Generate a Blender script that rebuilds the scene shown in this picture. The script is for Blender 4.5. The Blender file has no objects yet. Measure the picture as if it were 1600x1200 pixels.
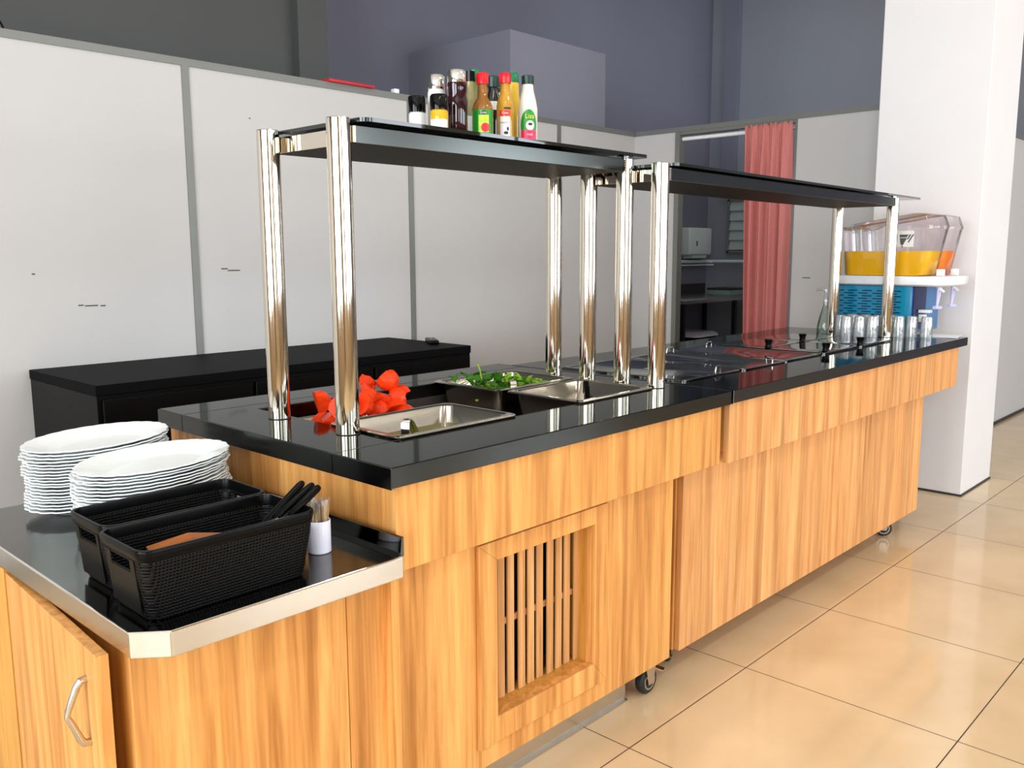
import bpy, bmesh, math, random
from mathutils import Vector, Matrix
random.seed(7)
PI = math.pi
C = bpy.context.scene.collection
S = bpy.context.scene

# ------------------------------------------------------------------ materials
def nodes(name):
    m = bpy.data.materials.new(name); m.use_nodes = True
    nt = m.node_tree
    return m, nt, nt.nodes['Principled BSDF']

def lin(r, g, b):
    f = lambda c: (c/255/12.92) if c/255 <= .04045 else ((c/255+.055)/1.055)**2.4
    return (f(r), f(g), f(b), 1)

def mat(name, col, rough=.5, metal=0., spec=.5, var=.06, scale=18., bump=0., trans=0., ior=1.45, alpha=1., coat=0., sss=0., aniso=None):
    m, nt, b = nodes(name)
    tc = nt.nodes.new('ShaderNodeTexCoord')
    n = nt.nodes.new('ShaderNodeTexNoise'); n.inputs['Scale'].default_value = scale; n.inputs['Detail'].default_value = 3
    if aniso:
        mp = nt.nodes.new('ShaderNodeMapping'); mp.inputs['Scale'].default_value = aniso
        nt.links.new(tc.outputs['Object'], mp.inputs[0]); nt.links.new(mp.outputs[0], n.inputs['Vector'])
    else:
        nt.links.new(tc.outputs['Object'], n.inputs['Vector'])
    mr = nt.nodes.new('ShaderNodeMapRange')
    mr.inputs[3].default_value = 1-var; mr.inputs[4].default_value = 1+var
    nt.links.new(n.outputs[0], mr.inputs[0])
    mul = nt.nodes.new('ShaderNodeVectorMath'); mul.operation = 'SCALE'
    mul.inputs[0].default_value = col[:3]
    nt.links.new(mr.outputs[0], mul.inputs['Scale'])
    nt.links.new(mul.outputs[0], b.inputs['Base Color'])
    b.inputs['Roughness'].default_value = rough; b.inputs['Metallic'].default_value = metal
    b.inputs['Specular IOR Level'].default_value = spec
    b.inputs['Transmission Weight'].default_value = trans; b.inputs['IOR'].default_value = ior
    b.inputs['Alpha'].default_value = alpha; b.inputs['Coat Weight'].default_value = coat
    if sss:
        b.inputs['Subsurface Weight'].default_value = sss; b.inputs['Subsurface Radius'].default_value = (.02, .01, .006)
    if bump:
        bp = nt.nodes.new('ShaderNodeBump'); bp.inputs['Strength'].default_value = bump; bp.inputs['Distance'].default_value = .002
        nt.links.new(n.outputs[0], bp.inputs['Height']); nt.links.new(bp.outputs[0], b.inputs['Normal'])
    return m

def ramp(nt, stops):
    r = nt.nodes.new('ShaderNodeValToRGB'); e = r.color_ramp.elements
    e[0].position, e[0].color = stops[0]; e[1].position, e[1].color = stops[-1]
    for p, c in stops[1:-1]:
        k = e.new(p); k.color = c
    return r

def wood(name, stave, c0=(.46,.175,.035,1), c1=(.72,.325,.085,1), c2=(.84,.43,.13,1), along='z'):
    m, nt, b = nodes(name); L = nt.links.new
    tc = nt.nodes.new('ShaderNodeTexCoord')
    sc = (1,1,.045) if along == 'z' else (.045,1,1)
    mp = nt.nodes.new('ShaderNodeMapping'); mp.inputs['Scale'].default_value = sc
    L(tc.outputs['Object'], mp.inputs[0])
    n1 = nt.nodes.new('ShaderNodeTexNoise'); n1.inputs['Scale'].default_value = 34; n1.inputs['Detail'].default_value = 5; n1.inputs['Distortion'].default_value = .6
    L(mp.outputs[0], n1.inputs['Vector'])
    r = ramp(nt, [(.28, c0), (.5, c1), (.72, c2)]); L(n1.outputs[0], r.inputs[0])
    n2 = nt.nodes.new('ShaderNodeTexNoise'); n2.inputs['Scale'].default_value = 160; n2.inputs['Detail'].default_value = 2
    L(mp.outputs[0], n2.inputs['Vector'])
    mr = nt.nodes.new('ShaderNodeMapRange'); mr.inputs[1].default_value = .3; mr.inputs[2].default_value = .7
    mr.inputs[3].default_value = .86; mr.inputs[4].default_value = 1.08; L(n2.outputs[0], mr.inputs[0])
    # staves: per-strip brightness
    sep = nt.nodes.new('ShaderNodeSeparateXYZ'); L(tc.outputs['Object'], sep.inputs[0])
    add = nt.nodes.new('ShaderNodeMath'); add.operation = 'ADD'; L(sep.outputs[0], add.inputs[0]); L(sep.outputs[1], add.inputs[1])
    ml = nt.nodes.new('ShaderNodeMath'); ml.operation = 'MULTIPLY'; ml.inputs[1].default_value = 1/.062; L(add.outputs[0], ml.inputs[0])
    fl = nt.nodes.new('ShaderNodeMath'); fl.operation = 'FLOOR'; L(ml.outputs[0], fl.inputs[0])
    wn = nt.nodes.new('ShaderNodeTexWhiteNoise'); wn.noise_dimensions = '1D'; L(fl.outputs[0], wn.inputs['W'])
    ms = nt.nodes.new('ShaderNodeMapRange'); ms.inputs[3].default_value = 1-stave; ms.inputs[4].default_value = 1+stave*.6; L(wn.outputs[0], ms.inputs[0])
    mm = nt.nodes.new('ShaderNodeMath'); mm.operation = 'MULTIPLY'; L(mr.outputs[0], mm.inputs[0]); L(ms.outputs[0], mm.inputs[1])
    vs = nt.nodes.new('ShaderNodeVectorMath'); vs.operation = 'SCALE'; L(r.outputs[0], vs.inputs[0]); L(mm.outputs[0], vs.inputs['Scale'])
    L(vs.outputs[0], b.inputs['Base Color'])
    b.inputs['Roughness'].default_value = .38; b.inputs['Specular IOR Level'].default_value = .35
    return m

def thin_clear(name, tint, gloss=.08, rough=.02, milk=0.):
    m = bpy.data.materials.new(name); m.use_nodes = True; nt = m.node_tree; nt.nodes.clear(); L = nt.links.new
    o = nt.nodes.new('ShaderNodeOutputMaterial'); t = nt.nodes.new('ShaderNodeBsdfTransparent'); t.inputs[0].default_value = tint
    g = nt.nodes.new('ShaderNodeBsdfGlossy'); g.inputs['Roughness'].default_value = rough
    lw = nt.nodes.new('ShaderNodeLayerWeight'); lw.inputs[0].default_value = .25
    a = nt.nodes.new('ShaderNodeMath'); a.operation = 'MULTIPLY_ADD'; a.inputs[1].default_value = .8; a.inputs[2].default_value = gloss
    L(lw.outputs['Fresnel'], a.inputs[0])
    mx = nt.nodes.new('ShaderNodeMixShader'); L(a.outputs[0], mx.inputs[0]); L(t.outputs[0], mx.inputs[1]); L(g.outputs[0], mx.inputs[2])
    if milk:
        d = nt.nodes.new('ShaderNodeBsdfDiffuse'); d.inputs[0].default_value = (.95,.96,.97,1)
        m2 = nt.nodes.new('ShaderNodeMixShader'); m2.inputs[0].default_value = milk; L(mx.outputs[0], m2.inputs[1]); L(d.outputs[0], m2.inputs[2]); mx = m2
    L(mx.outputs[0], o.inputs[0]); return m

def tile_mat():
    m, nt, b = nodes('glazed_tile'); L = nt.links.new
    tc = nt.nodes.new('ShaderNodeTexCoord'); mp = nt.nodes.new('ShaderNodeMapping')
    s = .5965
    mp.inputs['Location'].default_value = (-.7132/s+40, .0372/s+40, 0); mp.inputs['Scale'].default_value = (1/s, 1/s, 1)
    L(tc.outputs['Object'], mp.inputs[0])
    sep = nt.nodes.new('ShaderNodeSeparateXYZ'); L(mp.outputs[0], sep.inputs[0])
    ds = []
    for i in (0, 1):
        f = nt.nodes.new('ShaderNodeMath'); f.operation = 'FRACT'; L(sep.outputs[i], f.inputs[0])
        q = nt.nodes.new('ShaderNodeMath'); q.operation = 'SUBTRACT'; q.inputs[1].default_value = .5; L(f.outputs[0], q.inputs[0])
        a = nt.nodes.new('ShaderNodeMath'); a.operation = 'ABSOLUTE'; L(q.outputs[0], a.inputs[0]); ds.append(a)
    mxm = nt.nodes.new('ShaderNodeMath'); mxm.operation = 'MAXIMUM'; L(ds[0].outputs[0], mxm.inputs[0]); L(ds[1].outputs[0], mxm.inputs[1])
    gt = nt.nodes.new('ShaderNodeMath'); gt.operation = 'GREATER_THAN'; gt.inputs[1].default_value = .5-.0028; L(mxm.outputs[0], gt.inputs[0])
    n = nt.nodes.new('ShaderNodeTexNoise'); n.inputs['Scale'].default_value = 3; n.inputs['Detail'].default_value = 4; L(tc.outputs['Object'], n.inputs['Vector'])
    r = ramp(nt, [(.3, (.64,.46,.26,1)), (.7, (.74,.55,.33,1))]); L(n.outputs[0], r.inputs[0])
    mix = nt.nodes.new('ShaderNodeMix'); mix.data_type = 'RGBA'; L(gt.outputs[0], mix.inputs[0]); L(r.outputs[0], mix.inputs[6]); mix.inputs[7].default_value = (.06,.035,.02,1)
    L(mix.outputs[2], b.inputs['Base Color'])
    rr = nt.nodes.new('ShaderNodeMath'); rr.operation = 'MULTIPLY_ADD'; rr.inputs[1].default_value = .5; rr.inputs[2].default_value = .09; L(gt.outputs[0], rr.inputs[0])
    L(rr.outputs[0], b.inputs['Roughness'])
    b.inputs['Specular IOR Level'].default_value = .6
    return m

def weave_mat():
    m, nt, b = nodes('black_woven_plastic'); L = nt.links.new
    tc = nt.nodes.new('ShaderNodeTexCoord'); sep = nt.nodes.new('ShaderNodeSeparateXYZ'); L(tc.outputs['Object'], sep.inputs[0])
    def wave(sock, freq):
        a = nt.nodes.new('ShaderNodeMath'); a.operation = 'MULTIPLY'; a.inputs[1].default_value = freq; L(sock, a.inputs[0])
        s = nt.nodes.new('ShaderNodeMath'); s.operation = 'SINE'; L(a.outputs[0], s.inputs[0]); return s
    ad = nt.nodes.new('ShaderNodeMath'); ad.operation = 'ADD'; L(sep.outputs[0], ad.inputs[0]); L(sep.outputs[1], ad.inputs[1])
    w1 = wave(ad.outputs[0], 2*PI/.0058); w2 = wave(sep.outputs[2], 2*PI/.0052)
    p = nt.nodes.new('ShaderNodeMath'); p.operation = 'MINIMUM'; L(w1.outputs[0], p.inputs[0]); L(w2.outputs[0], p.inputs[1])
    g = nt.nodes.new('ShaderNodeMath'); g.operation = 'GREATER_THAN'; g.inputs[1].default_value = .38; L(p.outputs[0], g.inputs[0])
    bp = nt.nodes.new('ShaderNodeBump'); bp.inputs['Strength'].default_value = .55; bp.inputs['Distance'].default_value = .0012; bp.invert = True
    L(p.outputs[0], bp.inputs['Height']); L(bp.outputs[0], b.inputs['Normal'])
    b.inputs['Base Color'].default_value = (.0025,.0025,.0025,1); b.inputs['Roughness'].default_value = .42; b.inputs['Specular IOR Level'].default_value = .18
    inv = nt.nodes.new('ShaderNodeMath'); inv.operation = 'SUBTRACT'; inv.inputs[0].default_value = 1; L(g.outputs[0], inv.inputs[1])
    L(inv.outputs[0], b.inputs['Alpha'])
    return m

def emit_mat(name, col, st):
    m, nt, b = nodes(name); b.inputs['Base Color'].default_value = col
    b.inputs['Emission Color'].default_value = col; b.inputs['Emission Strength'].default_value = st
    return m

M = {}
M['wood'] = wood('oak_laminate', .10)
M['stave'] = wood('oak_stave_laminate', .17, (.56,.22,.06,1), (.78,.37,.13,1), (.86,.46,.18,1))
M['woodedge'] = wood('oak_edge_banding', .0, (.5,.22,.04,1), (.62,.29,.055,1), (.7,.34,.07,1))
M['slat'] = wood('oak_slats', .12, (.42,.19,.06,1), (.66,.33,.12,1), (.8,.45,.2,1))
M['top'] = mat('polished_dark_steel', (.08,.086,.085), .055, 1, var=.05, scale=6)
for k_ in ('top',):
    M[k_].node_tree.nodes['Principled BSDF'].inputs['Specular Tint'].default_value = (.62,.64,.63,1)
M['traytop'] = mat('worn_steel_tray', (.13,.13,.122), .13, 1, var=.08, scale=7)
M['c2skirt'] = mat('black_edge_strip', (.008,.008,.009), .25, 0, var=.1)
M['steel'] = mat('polished_steel', (.70,.645,.55), .07, 1, var=.03, scale=5)
M['dsteel'] = mat('grey_mirror_steel', (.15,.158,.15), .07, 1, var=.04, scale=6)
M['framesteel'] = mat('satin_dark_steel', (.095,.103,.098), .2, 1, var=.08, scale=4)
M['under'] = mat('shaded_underside', (.03,.032,.028), .5, 0, spec=.1)  # shelf frame's underside: its shade and dark reflection put into the colour
M['skirt'] = mat('satin_dark_edge_steel', (.055,.06,.06), .2, 1, var=.12, scale=12)
M['capblk'] = mat('gloss_black_plastic', (.002,.002,.002), .1, 0, spec=.3, var=.1)
M['bsteel'] = mat('brushed_steel', (.62,.585,.53), .24, 1, var=.06, scale=30)
M['pan'] = mat('pan_steel', (.46,.43,.37), .17, 1, var=.05, scale=20)
M['well'] = mat('well_dark', (.03,.03,.03), .3, .6)
M['liner'] = mat('well_liner_steel', (.20,.18,.16), .4, .9)
M['blk'] = mat('black_lacquer', (.002,.002,.002), .4, 0, spec=.12, var=.15)
M['blktop'] = mat('black_laminate_top', (.004,.004,.0045), .55, 0, spec=.04, var=.2, scale=60)
M['plastic_blk'] = mat('black_plastic', (.002,.002,.002), .28, 0, spec=.12, var=.1)
M['weave'] = weave_mat()
M['rubber'] = mat('rubber', (.012,.012,.013), .5)
M['blackglass'] = mat('smoked_glass', (.012,.016,.014), .03, 0, spec=.7, var=.02)
M['plate'] = mat('white_opal_glass', (.93,.975,.965), .12, 0, var=.015, sss=.15)
M['white'] = mat('white_plastic', (.86,.87,.88), .3)
M['cupwhite'] = mat('white_ceramic', (.80,.80,.93), .25)
M['panel'] = mat('cream_partition_panel', (.535,.525,.515), .42, 0, spec=.3, var=.03, scale=1.2)
M['alu'] = mat('grey_aluminium_profile', (.20,.205,.19), .42, .3, var=.05)
M['grey'] = mat('blue_grey_paint', (.18,.18,.235), .7, var=.05, scale=2)
M['dgrey'] = mat('dark_grey_paint', (.062,.065,.063), .6, var=.08, scale=1.5)
M['boxp'] = mat('pale_grey_paint', (.24,.24,.30), .6, var=.04, scale=2)
M['col'] = mat('white_column_paint', (.80,.79,.80), .4, var=.03, scale=4)
M['warmwall'] = mat('warm_tan_wall_paint', (.40,.275,.15), .7, var=.08, scale=1.5)
M['ceil'] = mat('ceiling_paint', (.62,.62,.62), .8)
M['scuff'] = mat('dark_scuff', (.05,.045,.04), .8)
M['tile'] = tile_mat()
M['curtain'] = mat('coral_cotton', (.58,.20,.18), .85, 0, spec=.15, var=.12, scale=90, bump=.2)
M['tomato'] = mat('tomato_flesh', (.88,.055,.008), .3, 0, spec=.25, var=.35, scale=60, bump=.25, sss=.05)
M['leaf'] = mat('rocket_leaf', (.045,.17,.012), .6, 0, spec=.15, var=.5, scale=60)
M['lettuce'] = mat('shredded_lettuce', (.26,.48,.035), .6, 0, spec=.15, var=.4, scale=70)
M['brine'] = mat('olive_brine', (.20,.19,.02), .08, 0, var=.3, scale=40)
M['tank'] = thin_clear('clear_tank_plastic', (.98,.968,.985,1), .035)
M['juice_y'] = mat('yellow_juice', (1.,.57,.002), .3, 0, var=.06, scale=8)
M['juice_o'] = mat('orange_juice', (1.,.27,.006), .3, 0, var=.06, scale=8)
M['blue'] = mat('blue_plastic', (.004,.16,.42), .28, 0, var=.1)
M['teal'] = mat('teal_plastic', (.003,.25,.42), .22, 0, var=.1)
M['navy'] = mat('navy_plastic', (.004,.012,.075), .3)
M['lav'] = mat('lavender_plastic', (.60,.60,.92), .3)
M['glass'] = mat('clear_glass', (1,1,1), .0, 0, trans=1, var=0, ior=1.45)
M['tumbler'] = thin_clear('tumbler_glass', (.985,.99,.99,1), .2, .06, .14)
M['gbottle'] = thin_clear('green_tint_glass', (.78,.90,.84,1), .06)
M['chrome'] = mat('chrome', (.80,.79,.77), .08, 1, var=.02)
M['red'] = mat('red_plastic', (.75,.005,.012), .25)
M['redmatt'] = mat('red_card', (.55,.02,.03), .5)
M['green'] = mat('green_plastic', (.004,.16,.06), .25)
M['dkgreen'] = mat('dark_green_plastic', (.004,.03,.024), .3)
M['amber'] = mat('amber_sauce', (.27,.10,.012), .08, 0, var=.35, scale=30, coat=.4)
M['gold'] = mat('golden_sauce', (.52,.27,.02), .08, 0, var=.3, scale=30, coat=.4)
M['mustard'] = mat('mustard_sauce', (.78,.50,.05), .15, 0, var=.2, scale=20)
M['wine'] = mat('wine_vinegar', (.022,.003,.007), .06, 0, var=.2, coat=.5)
M['herb'] = mat('herb_vinegar', (.30,.28,.12), .08, 0, var=.4, scale=40, coat=.4)
M['cream'] = mat('creamy_dressing', (.82,.77,.66), .2)
M['dkbottle'] = mat('dark_sauce', (.012,.008,.007), .1, 0, coat=.4)
M['yoil'] = mat('yellow_oil', (.72,.42,.02), .1, 0, var=.25, scale=30)
M['salt'] = mat('shaker_salt', (.78,.79,.77), .3)
M['lab_w'] = mat('white_label', (.86,.85,.80), .4)
M['lab_g'] = mat('green_label', (.01,.27,.02), .35)
M['lab_lg'] = mat('lime_label', (.55,.80,.03), .35, var=.25, scale=120)
M['lab_r'] = mat('red_label', (.85,.02,.03), .35)
M['lab_p'] = mat('pink_red_label', (.85,.02,.09), .35)
M['ink'] = mat('ink', (.03,.025,.025), .5)
M['emblem'] = mat('grey_print', (.10,.09,.10), .5)
M['yink'] = mat('yellow_ink', (.85,.80,.02), .5)
M['pick'] = mat('toothpick_wood', (.68,.36,.06), .5, 0, var=.3, scale=40)
M['wrap'] = thin_clear('clear_wrapper', (.97,.97,.97,1), .22, .2, .09)
M['tongwood'] = wood('brown_wood', 0, (.22,.06,.012,1), (.36,.11,.02,1), (.48,.16,.03,1), along='x')
M['maroon'] = mat('maroon_plastic', (.07,.006,.01), .35)
M['paper'] = mat('white_paper', (.88,.88,.92), .7)
M['yellow'] = mat('yellow_socket', (.80,.42,.02), .35)
M['kpaint'] = mat('kitchen_grey_paint', (.25,.26,.30), .7, var=.06, scale=2)
M['louver'] = mat('frosted_louver_glass', (.40,.46,.46), .35)
M['greenbox'] = mat('pale_green_plastic', (.20,.27,.25), .4)
M['whitegrey'] = mat('off_white_plastic', (.62,.70,.68), .3)

# ------------------------------------------------------------------ mesh helpers
def BM(): return bmesh.new()

def box(bm, x0, x1, y0, y1, z0, z1, bev=0., seg=2):
    r = bmesh.ops.create_cube(bm, size=1)
    for v in r['verts']:
        v.co = Vector(((x0+x1)/2+v.co.x*(x1-x0), (y0+y1)/2+v.co.y*(y1-y0), (z0+z1)/2+v.co.z*(z1-z0)))
    if bev:
        es = list({e for v in r['verts'] for e in v.link_edges})
        bmesh.ops.bevel(bm, geom=es, offset=bev, segments=seg, profile=.5, affect='EDGES')
    return bm

def rings(bm, loops, cap0=True, cap1=True, closed=True):
    vs = [[bm.verts.new(p) for p in lp] for lp in loops]
    n = len(vs[0])
    for a, b in zip(vs[:-1], vs[1:]):
        for i in range(n if closed else n-1):
            j = (i+1) % n
            try: bm.faces.new((a[i], a[j], b[j], b[i]))
            except ValueError: pass
    if cap0: bm.faces.new(list(reversed(vs[0])))
    if cap1: bm.faces.new(vs[-1])
    return vs

def lathe(bm, cx, cy, prof, seg=28, cap0=True, cap1=True, a0=0., a1=2*PI):
    full = abs(a1-a0-2*PI) < 1e-6
    n = seg if full else seg+1
    loops = [[(cx+r*math.cos(a0+(a1-a0)*i/seg), cy+r*math.sin(a0+(a1-a0)*i/seg), z) for i in range(n)] for r, z in prof]
    return rings(bm, loops, cap0 and full, cap1 and full, full)

def tube(bm, pts, r, seg=12, cap=True):
    pts = [Vector(p) for p in pts]
    rr = r if isinstance(r, (list, tuple)) else [r]*len(pts)
    loops = []; up = None
    for i, p in enumerate(pts):
        d = (pts[min(i+1, len(pts)-1)]-pts[max(i-1, 0)]).normalized()
        if up is None:
            up = d.orthogonal().normalized()
        up = (up-d*up.dot(d)).normalized(); s = d.cross(up)
        loops.append([p+(up*math.cos(t)+s*math.sin(t))*rr[i] for t in [2*PI*k/seg for k in range(seg)]])
    rings(bm, loops, cap, cap); return bm

def strip(bm, pts, wdir, w, t):
    """flat bent strip: pts centre line, wdir width direction"""
    pts = [Vector(p) for p in pts]; wd = Vector(wdir).normalized(); loops = []
    for i, p in enumerate(pts):
        d = (pts[min(i+1, len(pts)-1)]-pts[max(i-1, 0)]).normalized(); nrm = d.cross(wd).normalized()
        loops.append([p+wd*w/2+nrm*t/2, p-wd*w/2+nrm*t/2, p-wd*w/2-nrm*t/2, p+wd*w/2-nrm*t/2])
    rings(bm, loops); return bm

def rrect(x0, x1, y0, y1, r, z, n=5):
    out = []
    for cx, cy, a in ((x1-r, y1-r, 0), (x0+r, y1-r, PI/2), (x0+r, y0+r, PI), (x1-r, y0+r, 1.5*PI)):
        for i in range(n+1):
            t = a+PI/2*i/n; out.append((cx+r*math.cos(t), cy+r*math.sin(t), z))
    return out

def prism(bm, poly, z0, z1):
    rings(bm, [[(x, y, z0) for x, y in poly], [(x, y, z1) for x, y in poly]]); return bm

def holed(bm, x0, x1, y0, y1, z0, z1, hx0, hx1, hy0, hy1):
    xs = [x0, hx0, hx1, x1]; ys = [y0, hy0, hy1, y1]
    V = {}
    for k, z in enumerate((z0, z1)):
        for i, x in enumerate(xs):
            for j, y in enumerate(ys): V[i, j, k] = bm.verts.new((x, y, z))
    for i in range(3):
        for j in range(3):
            if i == 1 and j == 1: continue
            bm.faces.new([V[i,j,1], V[i+1,j,1], V[i+1,j+1,1], V[i,j+1,1]])
            bm.faces.new([V[i,j,0], V[i,j+1,0], V[i+1,j+1,0], V[i+1,j,0]])
    for i in range(3):
        bm.faces.new([V[i,0,0], V[i+1,0,0], V[i+1,0,1], V[i,0,1]]); bm.faces.new([V[i,3,1], V[i+1,3,1], V[i+1,3,0], V[i,3,0]])
        bm.faces.new([V[0,i,1], V[0,i+1,1], V[0,i+1,0], V[0,i,0]]); bm.faces.new([V[3,i,0], V[3,i+1,0], V[3,i+1,1], V[3,i,1]])
    bm.faces.new([V[1,1,1], V[2,1,1], V[2,1,0], V[1,1,0]]); bm.faces.new([V[1,2,0], V[2,2,0], V[2,2,1], V[1,2,1]])
    bm.faces.new([V[1,1,0], V[1,2,0], V[1,2,1], V[1,1,1]]); bm.faces.new([V[2,1,1], V[2,2,1], V[2,2,0], V[2,1,0]])
    return bm

def arc_patch(bm, cx, cy, r, a0, a1, z0, z1, seg=14, t=.0005):
    """label curved round a bottle"""
    A = [a0+(a1-a0)*i/seg for i in range(seg+1)]
    P = lambda rad, z: [(cx+rad*math.cos(a), cy+rad*math.sin(a), z) for a in A]
    rings(bm, [P(r, z0), P(r+t, z0), P(r+t, z1), P(r, z1), P(r, z0)], False, False, False); return bm

def disc_patch(bm, cx, cy, r, ac, zc, rw, rz, n=18):
    top, bot = [], []
    for k in range(n+1):
        u = -math.cos(PI*k/n); a = ac+rw*u/r; h = rz*math.sqrt(max(0, 1-u*u))+1e-5
        top.append(bm.verts.new((cx+r*math.cos(a), cy+r*math.sin(a), zc+h))); bot.append(bm.verts.new((cx+r*math.cos(a), cy+r*math.sin(a), zc-h)))
    for k in range(n): bm.faces.new((bot[k], bot[k+1], top[k+1], top[k]))
    return bm

# ------------------------------------------------------------------ object helpers
def finish(name, bm, mats, loc=(0,0,0), smooth=35, bevel=0., facemat=None):
    bmesh.ops.recalc_face_normals(bm, faces=bm.faces)
    me = bpy.data.meshes.new(name)
    if facemat:
        for f in bm.faces: f.material_index = facemat(f)
    if smooth:
        ca = math.radians(smooth)
        for f in bm.faces: f.smooth = True
        for e in bm.edges:
            if len(e.link_faces) == 2 and e.calc_face_angle(0) > ca: e.smooth = False
    bm.transform(Matrix.Translation(-Vector(loc)))
    bm.to_mesh(me); bm.free()
    for m in (mats if isinstance(mats, (list, tuple)) else [mats]): me.materials.append(m)
    o = bpy.data.objects.new(name, me); C.objects.link(o)
    if bevel:
        b = o.modifiers.new('bevel', 'BEVEL'); b.width = bevel; b.segments = 2; b.limit_method = 'ANGLE'; b.angle_limit = math.radians(40)
        b.harden_normals = False
    return o

def part(name, bm, mats, parent, label=None, local=False, **k):
    """mesh part under its thing; bm in world coordinates unless local"""
    org = Vector((0,0,0))
    if not local:
        p = parent
        while p: org += Vector(p.location); p = p.parent
    o = finish(name, bm, mats, org, **k); o.parent = parent
    if label: o['label'] = label
    return o

def tag(o, label, cat, group=None):
    o['label'] = label; o['category'] = cat
    if group: o['group'] = group
    return o

def thing(name, label, cat, loc, group=None, rz=0.):
    o = bpy.data.objects.new(name, None); o.empty_display_size = .05; C.objects.link(o)
    o.location = loc; o.rotation_euler.z = rz
    return tag(o, label, cat, group)

def solo(name, bm, mats, label, cat, group=None, **k):
    bm.verts.ensure_lookup_table()
    xs = [v.co.x for v in bm.verts]; ys = [v.co.y for v in bm.verts]; z = min(v.co.z for v in bm.verts)
    loc = ((min(xs)+max(xs))/2, (min(ys)+max(ys))/2, z)
    o = finish(name, bm, mats, loc, **k); o.location = loc
    return tag(o, label, cat, group)

def struct(name, bm, mats, parent=None, **k):
    if parent: return part(name, bm, mats, parent, **k)
    o = finish(name, bm, mats, **k); o['kind'] = 'structure'; return o

def dup(o, loc, rz=None, label=None):
    r = o.copy(); C.objects.link(r); r.location = loc
    if rz is not None: r.rotation_euler.z = rz
    if label: r['label'] = label
    for ch in list(o.children):
        c = ch.copy(); C.objects.link(c); c.parent = r
        for g in list(ch.children):
            d = g.copy(); C.objects.link(d); d.parent = c
    return r

def text_bm(body, size, xf):
    """flat text mesh; every vertex (x,y) mapped by xf"""
    cu = bpy.data.curves.new('lettering', 'FONT'); cu.body = body; cu.size = size; cu.align_x = 'CENTER'; cu.align_y = 'CENTER'
    cu.resolution_u = 4
    ob = bpy.data.objects.new('lettering', cu); C.objects.link(ob)
    dg = bpy.context.evaluated_depsgraph_get(); me = bpy.data.meshes.new_from_object(ob.evaluated_get(dg))
    bpy.data.objects.remove(ob); bpy.data.curves.remove(cu)
    bm = BM(); bm.from_mesh(me); bpy.data.meshes.remove(me)
    for v in bm.verts: v.co = Vector(xf(v.co.x, v.co.y))
    return bm

# ------------------------------------------------------------------ camera (solved from the photograph's vanishing lines)
F, yaw, pitch, roll = 1377.2, .7555, .1475, -.0035
fw = Vector((math.cos(yaw)*math.cos(pitch), math.sin(yaw)*math.cos(pitch), -math.sin(pitch)))
rt = Vector((math.sin(yaw), -math.cos(yaw), 0)); up = rt.cross(fw)
r2 = rt*math.cos(roll)+up*math.sin(roll); u2 = up*math.cos(roll)-rt*math.sin(roll)
cam = bpy.data.cameras.new('camera'); co = bpy.data.objects.new('camera', cam); C.objects.link(co)
mw = Matrix((r2, u2, -fw)).transposed().to_4x4(); mw.translation = (-.9952, -1.2432, 1.2401)
co.matrix_world = mw; cam.sensor_width = 36; cam.lens = F*36/1600; cam.clip_start = .02
S.camera = co

# ------------------------------------------------------------------ the room
Yw, Xw, PT = 2.366, 4.06, 2.045
CH = 3.7
bm = BM(); box(bm, -5, 10.2, -6.2, 3.7, -.06, 0); struct('floor', bm, M['tile'])
bm = BM(); box(bm, -5.2, 10.2, -6.3, 3.75, CH, CH+.1); struct('ceiling', bm, M['ceil'])
# partition behind the counter
bm = BM(); box(bm, -5, Xw+.045, Yw, Yw+.045, 0, PT-.03)
def scuffs(bm_list): pass
struct('wall_back', bm, M['panel'], smooth=0)
n = 0
def trim(bm, m='alu'):
    global n; n += 1
    return struct('trim_%d' % n, bm, M[m], smooth=0)
for xs in (-1.565, -.355, .855, 2.07, 3.262):
    bm = BM(); box(bm, xs-.016, xs+.016, Yw-.006, Yw-.0005, 0, PT-.03); trim(bm)
bm = BM(); box(bm, -5, Xw+.045, Yw-.006, Yw+.05, PT-.03, PT); trim(bm)
bm = BM(); box(bm, -5, Xw, Yw-.012, Yw-.0005, 0, .07); o = struct('baseboard_back', bm, M['alu'], smooth=0)
# right partition with the curtained opening
bm = BM(); box(bm, Xw, Xw+.045, 2.04, Yw, 0, PT-.03); box(bm, Xw, Xw+.045, .517, 1.215, 0, PT-.03)
struct('wall_right', bm, M['panel'], smooth=0)
bm = BM(); box(bm, Xw-.006, Xw+.05, .517, Yw-.008, PT-.03, PT); box(bm, Xw-.004, Xw+.045, 1.2155, 2.0395, PT-.05, PT-.0305); trim(bm)
bm = BM(); box(bm, Xw-.008, Xw+.05, 2.006, 2.04, 0, PT-.031); trim(bm)
bm = BM(); box(bm, Xw-.004, Xw+.05, 1.2, 1.2145, 0, PT-.031); trim(bm)
# partition running on beyond the column
bm = BM(); box(bm, Xw, 10, .517, .562, 0, PT-.03); struct('wall_side', bm, M['panel'], smooth=0)
bm = BM(); box(bm, Xw, 10, .511, .567, PT-.03, PT); trim(bm)
bm = BM(); box(bm, Xw, 10, .507, .5165, 0, .02); struct('baseboard_side', bm, M['ink'], smooth=0)
# column
bm = BM(); box(bm, 3.76, 4.26, .088, .612, .008, CH)
struct('wall_column', bm, M['col'], bevel=.004)
bm = BM(); box(bm, 3.755, 4.265, .083, .617, 0, .008); struct('baseboard_column', bm, M['ink'], smooth=0)
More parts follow.
